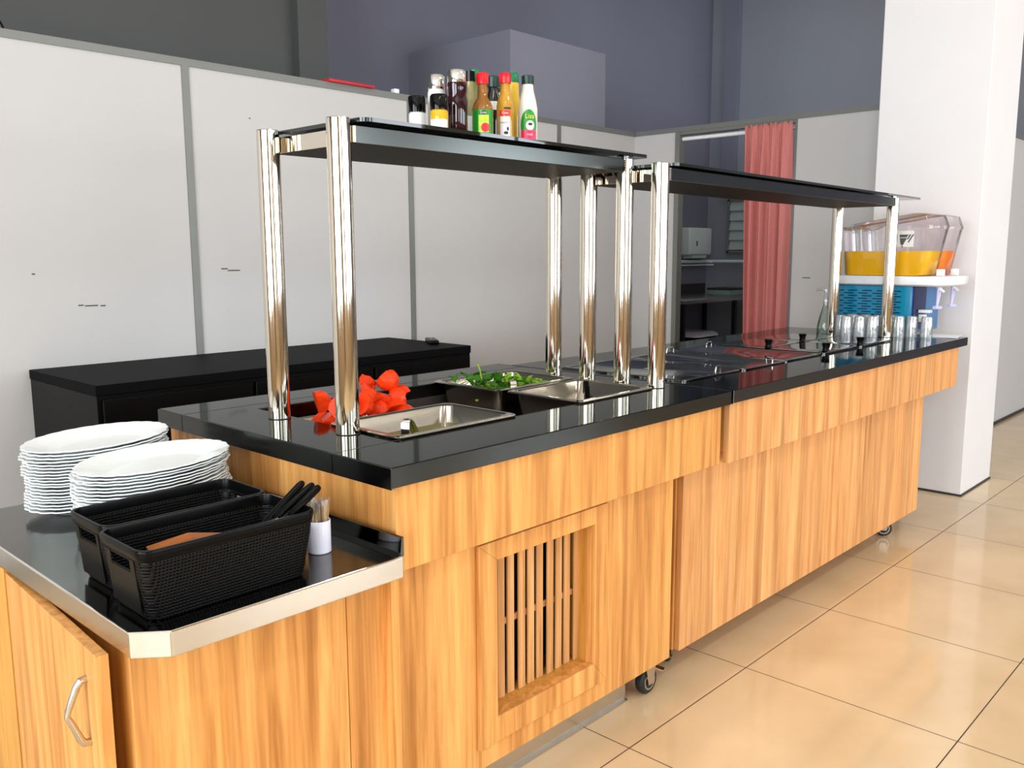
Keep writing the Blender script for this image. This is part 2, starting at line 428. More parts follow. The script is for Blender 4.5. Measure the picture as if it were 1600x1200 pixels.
# tall building walls behind the partitions
bm = BM(); box(bm, -5, 7.1, 3.55, 3.65, 0, CH); struct('wall_far', bm, M['grey'], smooth=0)
bm = BM(); box(bm, 7.0, 7.1, .562, 3.55, 0, CH)
struct('wall_kitchen', bm, M['kpaint'], smooth=0)
bm = BM(); box(bm, 6.93, 7.0, 3.23, 3.37, 1.80, CH)
struct('wall_pier', bm, M['grey'], smooth=0)
bm = BM(); box(bm, -5, 1.64, 2.76, 3.54, 0, CH); box(bm, 1.64, 1.815, 2.70, 3.54, 0, CH); struct('wall_pillar', bm, M['dgrey'], smooth=0)
bm = BM(); box(bm, 3.079, 4.03, 2.6, 3.549, 0, 2.583); struct('wall_coldroom', bm, M['boxp'], smooth=0)
bm = BM(); box(bm, 10.1, 10.2, -6.2, 3.65, 0, CH); struct('wall_end', bm, M['grey'], smooth=0)
# window walls on the guests' side (behind the camera)
def window_wall(name, axis, at, lo, hi, openings, z0=.75, z1=2.75):
    bm = BM()
    def seg(a, b, za, zb):
        if axis == 'y': box(bm, a, b, at-.15, at, za, zb)
        else: box(bm, at-.15, at, a, b, za, zb)
    p = lo
    for a, b in openings:
        seg(p, a, 0, CH); seg(a, b, 0, z0); seg(a, b, z1, CH); p = b
    seg(p, hi, 0, CH)
    struct(name, bm, M['warmwall'], smooth=0)
wn = 0
def window(axis, at, a, b, power, z0=.75, z1=2.75, tint=(.86,.93,1)):
    global wn; wn += 1
    bm = BM(); t = .05
    def seg(p, q, za, zb):
        if axis == 'y': box(bm, p, q, at-.1, at-.04, za, zb)
        else: box(bm, at-.1, at-.04, p, q, za, zb)
    seg(a, b, z0, z0+t); seg(a, b, z1-t, z1); seg(a, a+t, z0, z1); seg(b-t, b, z0, z1); seg((a+b)/2-.03, (a+b)/2+.03, z0, z1)
    struct('window_%d' % wn, bm, M['alu'], smooth=0)
    ld = bpy.data.lights.new('daylight', 'AREA'); ld.shape = 'RECTANGLE'; ld.size = b-a; ld.size_y = z1-z0; ld.energy = power; ld.color = tint
    lo = bpy.data.objects.new('daylight', ld); C.objects.link(lo)
    if axis == 'y': lo.location = ((a+b)/2, at-.2, (z0+z1)/2); lo.rotation_euler = (PI/2, 0, 0)
    else: lo.location = (at-.2, (a+b)/2, (z0+z1)/2); lo.rotation_euler = (PI/2, 0, -PI/2)
FO = [(-3.6, -1.4), (-.4, 1.8), (2.8, 5.0), (6.2, 8.4)]
window_wall('wall_front', 'y', -6.05, -5, 10.1, FO)
LO = [(-4.6, -2.2), (-1.4, 1.0)]
window_wall('wall_left', 'x', -5.0, -6.05, 3.65, LO, z1=3.3)
for (a, b), pw in zip(FO, (210, 450, 480, 480)): window('y', -6.05, a, b, pw)
for a, b in LO: window('x', -5.0, a, b, 900, z1=3.3)
# added ceiling lights brightening the hall, none of them in view
for i, (lx, ly) in enumerate(((-1.2, -2.2), (1.6, -2.2), (4.4, -2.2), (1.0, .6))):
    t = thing('added_ceiling_light', 'added unseen ceiling light in a white case, number %d counted from the window side' % (i+1), 'lamp', (lx, ly, CH-.06), 'added unseen ceiling lights')
    bm = BM(); box(bm, lx-.65, lx+.65, ly-.12, ly+.12, CH-.055, CH-.001); part('housing', bm, M['white'], t)
    ld = bpy.data.lights.new('ceiling_fill', 'AREA'); ld.shape = 'RECTANGLE'; ld.size = 1.25; ld.size_y = .18; ld.energy = 60; ld.color = (1,.96,.9)
    lo = bpy.data.objects.new('ceiling_fill', ld); C.objects.link(lo); lo.location = (lx, ly, CH-.062)
# added fill light for the dim kitchen, with no fitting of its own
ld = bpy.data.lights.new('kitchen_fill', 'AREA'); ld.size = .8; ld.energy = 24; ld.color = (.9,.96,1)
lo = bpy.data.objects.new('kitchen_fill', ld); C.objects.link(lo); lo.location = (5.6, 2.2, CH-.05)
w = bpy.data.worlds.new('sky'); S.world = w; w.use_nodes = True
w.node_tree.nodes['Background'].inputs[0].default_value = (.9,.95,1,1); w.node_tree.nodes['Background'].inputs[1].default_value = .4

# scuffs on the partition panels (thin wear marks belonging to the wall)
bm = BM()
for x, z, l in ((1.035, 1.168, .06), (.99, 1.176, .03), (.41, 1.04, .05), (.455, 1.038, .02), (.206, 1.168, .012), (1.148, 1.834, .008), (.37, 1.043, .02)):
    box(bm, x-l/2, x+l/2, Yw-.0012, Yw-.0002, z-.0022, z+.0022)
box(bm, Xw-.0012, Xw-.0002, 1.08, 1.13, 1.086, 1.091)
o = struct('trim_scuffs', bm, M['scuff'], smooth=0); o.name = 'trim_%d' % (n+1); n += 1

# ------------------------------------------------------------------ casters
def caster(parent, x, y, zb, r=.036, swivel=0., brake=True):
    w_ = .026
    bm = BM()
    ca, sa = math.cos(swivel), math.sin(swivel)
    def P(u, v, z): return (x+u*ca-v*sa, y+u*sa+v*ca, z)      # u along rolling, v along axle
    zb2 = zb
    # plate + fork
    loops = []
    box(bm, x-.03, x+.03, y-.03, y+.03, zb-.006, zb-.0005)
    for s in (-1, 1):
        poly = [(-.026, zb-.006), (.022, zb-.006), (.012, r-.008), (-.012, r-.008)]
        rings(bm, [[P(u, s*(w_/2+.002), z) for u, z in poly], [P(u, s*(w_/2+.006), z) for u, z in poly]])
    f = part('caster', bm, M['bsteel'], parent)
    bm = BM()
    prof = [(.010, -w_/2), (r-.006, -w_/2), (r-.001, -w_/2+.005), (r, 0), (r-.001, w_/2-.005), (r-.006, w_/2), (.010, w_/2)]
    loops = [[P(q*math.cos(t), v, r+q*math.sin(t)) for t in [2*PI*k/24 for k in range(24)]] for q, v in prof]
    rings(bm, loops)
    wv = part('wheel', bm, M['rubber'], f)
    for s in (-1, 1):
        bm = BM()
        loops = [[P(q*math.cos(t), s*v, r+q*math.sin(t)) for t in [2*PI*k/24 for k in range(24)]] for q, v in ((.021, w_/2+.0002), (.021, w_/2+.0012), (.0255, w_/2+.0012), (.0255, w_/2+.0002), (.021, w_/2+.0002))]
        rings(bm, loops, False, False)
        part('wheel_rim', bm, M['bsteel'], f)
    if brake:
        bm = BM(); strip(bm, [P(.025, 0, zb-.03), P(.050, 0, zb-.045), P(.068, 0, zb-.054), P(.074, 0, zb-.047)], (-sa, ca, 0), .03, .003)
        part('brake_lever', bm, M['chrome'], f)
    return f

# ------------------------------------------------------------------ counter near: worktop with the salad well
ZT = .85; ZB = .10
c1 = thing('serving_counter', 'wood-fronted salad counter with slatted vent grille and open well of pans', 'counter', (.6, .45, 0))
HX0, HX1, HY0, HY1 = .172, 1.108, .19, .745
bm = BM(); holed(bm, 0, 1.238, 0, .935, ZT-.04, ZT, HX0, HX1, HY0, HY1)
part('worktop', bm, [M['top'], M['skirt']], c1, label='dark polished steel worktop with a rectangular well', smooth=0, bevel=.0022, facemat=lambda f: 1 if abs(f.normal.z) < .5 else 0)
bm = BM()      # folded end caps with seams
for y0, y1 in ((-.0012, .18), (.183, .805), (.808, .9362)):
    box(bm, -.0016, .0002, y0, y1, ZT-.0415, ZT-.002)
part('edge_strip', bm, M['skirt'], c1, smooth=0)
bm = BM()
for x0, x1, y0, y1 in ((.004, 1.236, .8075, .8095), (.004, .17, .181, .183), (.17, 1.236, .1845, .1852), (1.2365, 1.2379, .002, .93)):
    box(bm, x0, x1, y0, y1, ZT-.001, ZT+.0004)
part('seam', bm, M['ink'], c1, smooth=0)
bm = BM()      # well liner
box(bm, HX0-.004, HX1+.004, HY0-.004, HY1+.004, .695, .70)
box(bm, HX0-.004, HX0-.0005, HY0-.004, HY1+.004, .70, ZT-.001); box(bm, HX1+.0005, HX1+.004, HY0-.004, HY1+.004, .70, ZT-.001)
box(bm, HX0-.0005, HX1+.0005, HY0-.004, HY0-.0005, .70, ZT-.001); box(bm, HX0-.0005, HX1+.0005, HY1+.0005, HY1+.004, .70, ZT-.001)
part('well_liner', bm, M['liner'], c1, smooth=0)
bm = BM(); box(bm, .022, 1.207, .015, .034, .64, ZT-.0405); part('fascia', bm, M['wood'], c1, bevel=.001)
bm = BM(); box(bm, .02, .04, .035, .915, .12, ZT-.0405); box(bm, .02, .0218, .015, .035, .64, ZT-.0405); part('end_panel', bm, M['wood'], c1, label='end panel above the low side counter', smooth=0)
gx0, gx1, gz0, gz1 = .325, .672, .212, .578
bm = BM()
for x0, x1, z0, z1 in ((-.068, -.0002, ZB, .6485), (0, gx0, ZB, .655), (gx1, 1.032, ZB, .655), (gx0, gx1, ZB, gz0), (gx0, gx1, gz1, .655)):
    box(bm, x0, x1, .056, .074, z0, z1)
part('front_panel', bm, M['wood'], c1, smooth=0)
bm = BM(); box(bm, .042, 1.03, .90, .915, ZB, ZT-.05); box(bm, 1.012, 1.03, .075, .9, ZB, .69); box(bm, .042, 1.01, .076, .9, ZB+.01, ZB+.026); part('carcass', bm, M['wood'], c1, smooth=0)
# grille
bm = BM(); fx0, fx1, fz0, fz1 = .268, .724, .152, .622
def fr(a, b): # mitred frame board between inner & outer corners
    pass
inn = [(gx0, gz0), (gx1, gz0), (gx1, gz1), (gx0, gz1)]; out = [(fx0, fz0), (fx1, fz0), (fx1, fz1), (fx0, fz1)]
for i in range(4):
    j = (i+1) % 4; q = [out[i], out[j], inn[j], inn[i]]
    rings(bm, [[(x, .0555, z) for x, z in q], [(x, .046, z) for x, z in q]])
gf = part('vent_grille', bm, M['wood'], c1, label='mitred frame round the slatted vent', smooth=0, bevel=.0012)
bm = BM()
for (x0, x1, z0, z1) in ((gx0-.012, gx0-.0002, gz0, gz1), (gx1+.0002, gx1+.012, gz0, gz1), (gx0-.012, gx1+.012, gz0-.012, gz0-.0002), (gx0-.012, gx1+.012, gz1+.0002, gz1+.012)):
    box(bm, x0, x1, .0745, .125, z0, z1)
part('reveal', bm, M['woodedge'], gf, smooth=0)
ns = 10; pitch_ = .0342
for k in range(ns):
    xs = gx0+.022+k*pitch_
    bm = BM(); box(bm, xs, xs+.0225, .098+.002*(k % 3), .103+.002*(k % 3), gz0, gz1, .0008)
    part('slat', bm, M['slat'], gf, smooth=0)
bm = BM(); box(bm, gx0, gx1, .1078, .113, .385, .400); part('rail', bm, M['slat'], gf, smooth=0)
bm = BM(); box(bm, gx0-.02, gx1+.02, .20, .204, gz0-.02, gz1+.02); part('backing', bm, M['blk'], gf, smooth=0)
caster(c1, .978, .097, ZB, r=.040, swivel=.0)
caster(c1, .10, .125, ZB); caster(c1, .945, .82, ZB); caster(c1, .10, .82, ZB)
# metal rail lying under the counter
bm = BM(); box(bm, .10, .905, .115, .121, .001, .06, .001); box(bm, .10, .905, .1212, .20, .001, .005); box(bm, .10, .905, .106, .1148, .001, .005)
solo('floor_rail', bm, M['bsteel'], 'scuffed silver metal angle lying on the tiles under the slatted counter', 'metal rail', smooth=0)

# ------------------------------------------------------------------ far counter
c2 = thing('serving_counter', 'longer wood-fronted counter with black-edged top and lidded wells beside the column', 'counter', (2.2, .45, 0))
X0, X1 = 1.246, 3.385
bm = BM(); holed(bm, X0, X1, 0, .872, ZT-.038, ZT, 1.30, 2.95, .205, .665)
part('worktop', bm, [M['top'], M['c2skirt']], c2, label='dark mirror-like worktop with black edge', smooth=0, bevel=.0018, facemat=lambda f: 1 if abs(f.normal.z) < .5 else 0)
bm = BM(); box(bm, 1.296, 2.954, .201, .669, .72, .725); box(bm, 1.296, 1.2995, .201, .669, .725, ZT-.002); box(bm, 2.9505, 2.954, .201, .669, .725, ZT-.002)
box(bm, 1.2995, 2.9505, .201, .2045, .725, ZT-.002); box(bm, 1.2995, 2.9505, .6655, .669, .725, ZT-.002)
part('well_liner', bm, M['well'], c2, smooth=0)
bm = BM(); box(bm, X0-.0015, X0+.001, -.0012, .03, ZT-.039, ZT-.001); part('edge_cap', bm, M['chrome'], c2, label='bright metal corner strip', smooth=0)
bm = BM(); box(bm, 1.256, 3.31, .015, .034, .632, ZT-.0385); part('fascia', bm, M['stave'], c2, bevel=.001)
bm = BM(); box(bm, 1.10, 3.045, .066, .084, .093, .70); part('front_panel', bm, M['stave'], c2, bevel=.001)
bm = BM(); box(bm, 1.09, 1.1045, .0845, .86, .093, .66); box(bm, 3.03, 3.045, .0845, .86, .093, .66); box(bm, 1.1045, 3.03, .845, .86, .093, ZT-.05); box(bm, 1.1045, 3.03, .085, .844, .10, .116)
box(bm, 1.275, 1.29, .035, .86, .66, ZT-.04); box(bm, 3.29, 3.305, .035, .86, .66, ZT-.04)
part('carcass', bm, M['wood'], c2, smooth=0)
bm = BM(); box(bm, X1+.0002, X1+.012, .002, .05, ZT-.03, ZT-.012, .001); part('power_socket', bm, M['yellow'], c2, label='yellow socket on the far end')
caster(c2, 1.19, .165, .0995, swivel=.3, brake=False); caster(c2, 2.86, .14, .0995, r=.036, swivel=PI/2+.5); caster(c2, 3.0, .19, .0995, swivel=.2, brake=False)
caster(c2, 1.19, .80, .0995, brake=False); caster(c2, 2.95, .80, .0995, brake=False)

# ------------------------------------------------------------------ low side counter with tray top
c3 = thing('side_counter', 'low wood cabinet with rimmed steel tray top holding plates and baskets', 'cabinet', (-.23, .42, 0))
ZL = .69
poly = [(-.49, .006), (-.445, -.034), (-.003, -.034), (-.003, .86), (-.49, .86)]
bm = BM(); prism(bm, poly, ZL-.04, ZL)
part('tray_top', bm, [M['traytop'], M['bsteel']], c3, label='steel tray top with clipped corner', smooth=0, bevel=.002, facemat=lambda f: 1 if abs(f.normal.z) < .5 else 0)
bm = BM()
rings(bm, [[(-.003, y, ZL+.0003), (-.018, y, ZL+.0003), (-.0065, y, ZL+.007), (-.0035, y, ZL+.034), (.0015, y, ZL+.036), (.0015, y, ZL+.0003)] for y in (-.030, .86)])
part('splash_lip', bm, M['dsteel'], c3, smooth=20)
bm = BM()   # thin raised bead along the outer edge
tube(bm, [(-.0035, -.0335, ZL+.002), (-.03, -.034, ZL+.0005), (-.445, -.034, ZL+.0005), (-.49, .006, ZL+.0005), (-.49, .86, ZL+.0005)], .0022, 8)
part('edge_bead', bm, M['chrome'], c3)
bm = BM(); box(bm, -.472, -.070, .056, .074, .06, ZL-.041); part('front_panel', bm, M['wood'], c3, bevel=.0008)
bm = BM(); box(bm, -.47, -.452, .0745, .85, .0, ZL-.0405); box(bm, -.45, -.0055, .835, .85, .0, ZL-.0405); box(bm, -.022, -.0055, .0745, .834, 0, ZL-.0405); box(bm, -.45, -.0225, .075, .834, .05, .068)
box(bm, -.4905, -.4705, .56, .85, 0, ZL-.0405)
part('carcass', bm, M['woodedge'], c3, smooth=0)
# door, hinged at the back, standing ajar
hinge = Vector((-.4705, .556, 0)); ang = math.radians(-3.2)
def dm(bm):
    bm.transform(Matrix.Translation(hinge) @ Matrix.Rotation(ang, 4, 'Z')); return bm
bm = BM(); box(bm, -.0185, -.0005, -.492, 0, .02, ZL-.047, .0008); dm(bm)
door = part('door', bm, M['wood'], c3, label='cabinet door standing slightly ajar', smooth=0)
bm = BM(); hy = -.438
hp = [(-.019, hy, .590), (-.028, hy-.001, .589), (-.034, hy, .580), (-.048, hy, .546), (-.050, hy, .537), (-.045, hy, .526), (-.033, hy, .493), (-.028, hy, .486), (-.019, hy, .485)]
tube(bm, hp, [.006, .0065, .006, .005, .0048, .005, .006, .0065, .006], 12); dm(bm); part('door_handle', bm, M['bsteel'], door, label='angular metal bow handle')

# ------------------------------------------------------------------ overhead shelves
def shelf(name_label, loc, rz, length, dy, zt, zu, over, gfront, gback, nearpost_h):
    t = thing('overhead_shelf', name_label, 'shelf', loc, rz=rz)
    r = .0258; b = -ZT
    for i, (px, py) in enumerate(((0, -dy/2), (0, dy/2), (length, -dy/2), (length, dy/2))):
        bm = BM(); top = nearpost_h if i < 2 else zt-.012
        lathe(bm, px, py, [(r, .0005), (r, top-.002-ZT), (r-.002, top-ZT)], 32)
        p = part('post', bm, M['steel'], t, local=True)
        bm = BM(); lathe(bm, px, py, [(r+.0012, .0004), (r+.0012, .0018)], 32); q = part('base_ring', bm, M['ink'], p, local=True)
        if i >= 2:
            bm = BM(); lathe(bm, px, py, [(.009, top-ZT), (.009, zt-.0085-ZT)], 16); lathe(bm, px, py, [(.015, top-ZT+.0002), (.015, top-ZT+.002)], 20)
            part('standoff', bm, M['chrome'], p, local=True)
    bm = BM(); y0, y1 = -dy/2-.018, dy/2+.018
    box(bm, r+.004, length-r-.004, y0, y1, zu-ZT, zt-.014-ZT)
    fm = part('frame', bm, [M['framesteel'], M['under'], M['steel']], t, local=True, label='dark metal box frame with shade and shine painted by side', bevel=.0015, facemat=lambda f: 1 if f.normal.z < -.5 else (2 if abs(f.normal.x) > .5 else 0))  # one steel, shading painted by facing: dark below, bright at the ends
    for px in (r+.0003, length-r-.0043):
        for sy in (-1, 1):
            bm = BM(); box(bm, px-.002, px+.006, sy*dy/2-.018, sy*dy/2+.018, zu-ZT+.002, zt-.016-ZT)
            part('bracket', bm, M['steel'], t, local=True)
    bm = BM(); rings(bm, [rrect(r+.003, length+over, gfront, gback, .025, z-ZT, 6) for z in (zt-.0085, zt)])
    part('glass_top', bm, M['blackglass'], t, local=True, label='smoked glass sheet with rounded corners', smooth=30)
    return t
shelf('polished steel shelf frame on round posts carrying the sauce bottles', (.139, .456, ZT), 0, 1.009, .272, 1.521, 1.470, .058, -.136-.048, .136+.048, 1.520)
shelf('empty polished steel shelf on round posts over the lidded wells', (1.144, .322, ZT), .0418, 1.99, .248, 1.492, 1.442, .31, -.124-.03, .124+.04, 1.490)

# ------------------------------------------------------------------ pans in the salad well
def pan(label, x0, x1, y0, y1, zr, depth):
    t = thing('food_pan', label, 'pan', ((x0+x1)/2, (y0+y1)/2, zr-depth), 'steel pans in the salad well')
    R = lambda ins, dz, r: rrect(x0+ins, x1-ins, y0+ins, y1-ins, r, zr+dz, 6)
    bm = BM()
    rings(bm, [R(.034, -depth, .03), R(.024, -depth+.012, .035), R(.0155, -.006, .028), R(.001, -.0055, .014), R(0, -.003, .014), R(.002, 0, .014), R(.011, .0006, .02), R(.0165, -.004, .028), R(.026, -depth+.02, .033), R(.036, -depth+.003, .03)])
    part('body', bm, M['pan'], t, smooth=50)
    return t
PD = .10
pan('steel pan of olive-green pickle at the front left of the salad well', .166, .537, .180, .432, .8565, PD)
pan('sunken steel pan heaped with tomato wedges at the back left', .180, .532, .448, .735, .815, .113)
pan('steel pan of green leaves at the back of the salad well', .770, 1.114, .474, .752, .8565, PD)
pan('nearly empty steel pan with tongs at the front right of the salad well', .778, 1.114, .182, .452, .8565, PD)
bm = BM(); R = lambda ins, z: rrect(.166+ins, .537-ins, .180+ins, .432-ins, .03, z, 6)
rings(bm, [R(.0365, .7605), R(.0262, .812)]); o = solo('pickle_brine', bm, M['brine'], 'olive-green pickle liquid covering the bottom of the front left pan', 'pickle'); o['kind'] = 'stuff'
# tomato wedges
def wedge_bm(r=.034, span=1.9):
    bm = BM(); nz, na = 8, 7; loops = []
    for i in range(na+1):
        a = -span/2+span*i/na
        loops.append([(r*math.sin(PI*k/nz)*math.cos(a)*1.05, r*math.sin(PI*k/nz)*math.sin(a), r*.9*math.cos(PI*k/nz)) for k in range(nz+1)])
    vs = [[bm.verts.new(p) for p in lp] for lp in loops]
    for a, b in zip(vs[:-1], vs[1:]):
        for k in range(nz): bm.faces.new((a[k], b[k], b[k+1], a[k+1]))
    for lp in (vs[0], vs[-1]): bm.faces.new(lp)
    bmesh.ops.remove_doubles(bm, verts=bm.verts, dist=1e-5)
    for v in bm.verts: v.co += Vector((random.uniform(-1,1), random.uniform(-1,1), random.uniform(-1,1)))*.0016
    return bm
tl = 'red tomato wedge heaped in the sunken pan at the back left'
protos = [solo('tomato_wedge', wedge_bm(r_, s_), M['tomato'], tl, 'tomato', 'tomato wedges in the pan', smooth=30) for r_, s_ in ((.036, 2.0), (.031, 1.6), (.034, 2.4))]
# heap: (x, y, z)
heap = [(.235,.50,.735),(.30,.50,.735),(.365,.50,.735),(.43,.505,.735),(.485,.51,.735),(.235,.57,.735),(.30,.57,.735),(.365,.575,.735),(.43,.57,.735),(.485,.575,.735),
        (.24,.645,.735),(.30,.65,.735),(.365,.65,.735),(.43,.645,.735),(.485,.65,.735),
        (.225,.53,.79),(.285,.535,.80),(.40,.53,.80),(.45,.545,.80),(.345,.60,.80),(.40,.61,.80),(.29,.62,.79),(.46,.61,.79),
        (.385,.555,.843),(.43,.575,.840),(.255,.56,.825),(.345,.545,.830),(.495,.57,.822),(.39,.585,.864),(.45,.59,.878),(.345,.575,.845),(.50,.60,.858),(.238,.53,.845),(.27,.59,.855),(.46,.54,.85),(.37,.595,.855),(.41,.56,.858),(.325,.555,.84),(.47,.585,.85),(.42,.63,.855),(.43,.60,.896)]
for i, (x, y, z) in enumerate(heap):
    o = protos[i] if i < 3 else dup(protos[i % 3], (0,0,0))
    o.location = (x+random.uniform(-.006,.006), y+random.uniform(-.006,.006), z); o.rotation_euler = (random.uniform(-1,1), random.uniform(-1.4,1.4), random.uniform(0,6.3))
# leaves in the back pan
def leaf_bm(l=.06, w=.026, curl=.5):
    bm = BM(); nu, nv = 9, 4; V = []
    for i in range(nu+1):
        u = i/nu; wid = w*math.sin(PI*min(1, u*.92+.06))**.8*(1+.35*math.sin(u*16))
        row = []
        for j in range(nv+1):
            v = j/nv*2-1
            row.append(bm.verts.new((u*l, v*wid/2, .012*math.sin(u*PI*.9)+abs(v)*.006+curl*.02*u*u+random.uniform(-.0012,.0012))))
        V.append(row)
    for a, b in zip(V[:-1], V[1:]):
        for j in range(nv): bm.faces.new((a[j], a[j+1], b[j+1], b[j]))
    tube(bm, [(-.03, 0, -.006), (-.01, 0, 0), (.03, 0, .009)], .0013, 6)
    return bm
ll = 'dark green rocket leaf lying in the back pan of the salad well'
lp = [solo('rocket_leaf', leaf_bm(.065, .028, .4), M['leaf'], ll, 'leaf', 'rocket leaves in the back pan', smooth=60), solo('rocket_leaf', leaf_bm(.055, .03, -.6), M['leaf'], ll, 'leaf', 'rocket leaves in the back pan', smooth=60)]
lsp = [(.82,.55),(.84,.60),(.83,.66),(.87,.56),(.88,.63),(.87,.69),(.91,.55),(.92,.60),(.91,.67),(.845,.53),(.885,.58),(.82,.70),(.94,.64),(.86,.65),(.90,.70),(.835,.62)]
for i, (x, y) in enumerate(lsp):
    o = lp[i] if i < 2 else dup(lp[i % 2], (0,0,0))
    o.location = (x, y, .838+random.uniform(0, .016)); o.rotation_euler = (random.uniform(-.5,.5), random.uniform(-.5,.3), random.uniform(0,6.3))
bm = BM(); tube(bm, [(.853,.62,.842),(.851,.622,.87),(.846,.623,.895),(.838,.625,.912)], [.0022,.002,.0018,.003], 8)
solo('stalk', bm, M['lettuce'], 'bent pale green stalk sticking up out of the leaves in the back pan', 'leaf')
bm = BM()   # shredded lettuce, uncountable
rings(bm, [rrect(.80, 1.084, .504, .722, .03, z, 6) for z in (.764, .82)])
for k in range(420):
    x = random.uniform(.805, 1.08); y = random.uniform(.505, .72)
    z = .818+random.uniform(0, .012)+(.014 if x > .98 else 0); a = random.uniform(0, 6.3); l = random.uniform(.012, .03); wv = random.uniform(.004,.009)
    p = Vector((x, y, z)); d = Vector((math.cos(a), math.sin(a), random.uniform(-.3,.6)))*l; s_ = Vector((-math.sin(a), math.cos(a), random.uniform(-.4,.4)))*wv
    p.x = min(max(p.x, .812), 1.065); p.y = min(max(p.y, .515), .705)
    vs = [bm.verts.new(q) for q in (p-s_, p+d*.5-s_+Vector((0,0,.004)), p+d-s_*.5, p+d+s_*.5, p+d*.5+s_+Vector((0,0,.004)), p+s_)]
    bm.faces.new((vs[0], vs[1], vs[4], vs[5])); bm.faces.new((vs[1], vs[2], vs[3], vs[4]))
o = solo('shredded_lettuce', bm, M['lettuce'], 'pale green shredded lettuce filling the back pan of the salad well', 'lettuce', smooth=0); o['kind'] = 'stuff'
# serving tongs
def tongs(label, p0, d, ztop, zlow, ln, w_=.02, gap=.016):
    """bent steel tongs: bow end standing at p0, arms running along d into the pan"""
    x, y = p0; dx, dy = d; nx, ny = -dy, dx
    t = thing('serving_tongs', label, 'tongs', (x, y, zlow), 'steel serving tongs in the pans')
    for s in (-1, 1):
        bm = BM(); pts = []
        for u, z in ((0, ztop-.012), (.004, ztop), (.012, ztop+.003), (.025, ztop-.004), (ln*.6, (ztop+zlow)/2), (ln, zlow)):
            k = s*gap/2*(.25+.75*u/ln)
            pts.append((x+dx*u+nx*k, y+dy*u+ny*k, z))
        strip(bm, pts, (nx, ny, 0), w_*.62, .0015)
        part('arm', bm, M['chrome'], t, smooth=30)
    bm = BM(); strip(bm, [(x-dx*.001, y-dy*.001, ztop-.035), (x-dx*.001, y-dy*.001, ztop-.008), (x+dx*.004, y+dy*.004, ztop+.001)], (nx, ny, 0), w_, .0016); part('bow', bm, M['chrome'], t, smooth=30)
    return t
tongs('steel tongs standing in the pan of olive-green pickle', (.262, .272), (.92, .39), .866, .79, .085)
tongs('steel tongs tip showing beside the near post among the tomatoes', (.222, .462), (.85, .5), .858, .81, .07, .018)
tongs('steel tongs leaning between the leaves in the back pan', (.862, .50), (.55, .83), .868, .835, .08, .018)
t = tongs('steel tongs with black grip in the nearly empty front right pan', (.985, .33), (-.75, -.66), .872, .772, .12, .016)
bm = BM(); box(bm, -.035, .035, -.007, .007, -.004, .004, .002); bm.transform(Matrix.Translation((.925,.275,.845)) @ Matrix.Rotation(.72, 4, 'Z') @ Matrix.Rotation(-.62, 4, 'Y')); part('grip', bm, M['plastic_blk'], t)

# ------------------------------------------------------------------ lids on the far counter
def steel_lid(label, x0, x1, y0, y1, handles, z=ZT):
    t = thing('pan_lid', label, 'lid', ((x0+x1)/2, (y0+y1)/2, z), 'steel lids on the far counter')
    bm = BM(); R = lambda i, dz, r: rrect(x0+i, x1-i, y0+i, y1-i, r, z+dz, 5)
    rings(bm, [R(.0, .0004, .012), R(0, .004, .012), R(.004, .006, .012), R(.016, .006, .012), R(.022, .003, .012)])
    part('cover', bm, M['dsteel'], t, smooth=40)
    for hx, hy, al in handles:
        bm = BM(); ca, sa = math.cos(al), math.sin(al)
        tube(bm, [(hx+ca*u, hy+sa*u, z+.004+h) for u, h in ((-.024, 0), (-.024, .012), (-.018, .019), (.018, .019), (.024, .012), (.024, 0))], .0022, 8)
        part('wire_handle', bm, M['chrome'], t)
    bm = BM(); lathe(bm, (x0+x1)/2, (y0+y1)/2, [(.02, z+.0034), (.02, z+.0042), (.012, z+.0046)], 20); part('boss', bm, M['dsteel'], t)
steel_lid('flat steel lid next to the joint of the two counters', 1.286, 1.636, .19, .68, [(1.545, .225, .2)])
steel_lid('steel lid with hooked wire handle, second from the counter joint', 1.645, 1.945, .185, .675, [(1.88, .215, .9), (2.0-.08, .655, 0)])
steel_lid('steel lid with back wire handle, third from the counter joint', 1.955, 2.262, .19, .675, [(2.21, .655, .1)])
def knob_lid(label, x0, x1, y0, y1, kx, ky):
    t = thing('knob_lid', label, 'lid', ((x0+x1)/2, (y0+y1)/2, ZT), 'black-knobbed lids on the far counter')
    bm = BM(); rings(bm, [rrect(x0+i, x1-i, y0+i, y1-i, .01, ZT+dz, 5) for i, dz in ((0, .0004), (0, .006), (.003, .008))]); part('cover', bm, M['dsteel'], t, smooth=40)
    bm = BM(); lathe(bm, kx, ky, [(.014, ZT+.0082), (.012, ZT+.02), (.016, ZT+.034), (.017, ZT+.038), (.012, ZT+.04)], 20); part('knob', bm, M['plastic_blk'], t, label='black flared knob')
knob_lid('black-knobbed lid, near pair, back', 2.275, 2.615, .435, .67, 2.33, .45)
knob_lid('black-knobbed lid, near pair, front', 2.275, 2.615, .19, .425, 2.345, .215)
knob_lid('black-knobbed lid, far pair, back', 2.63, 2.965, .435, .67, 2.65, .455)
knob_lid('black-knobbed lid, far pair, front', 2.63, 2.965, .19, .425, 2.655, .205)
for o in list(S.objects):
    if o.name.startswith('knob_lid') and o.parent is None:
        a = o['label']
        o['label'] = {'near pair, back': 'black-knobbed lid nearer the camera, on the curtain side', 'near pair, front': 'black-knobbed lid nearer the camera, on the guests side', 'far pair, back': 'black-knobbed lid nearer the juice dispenser, on the curtain side', 'far pair, front': 'black-knobbed lid nearer the juice dispenser, on the guests side'}[a.split(', ', 1)[1]]

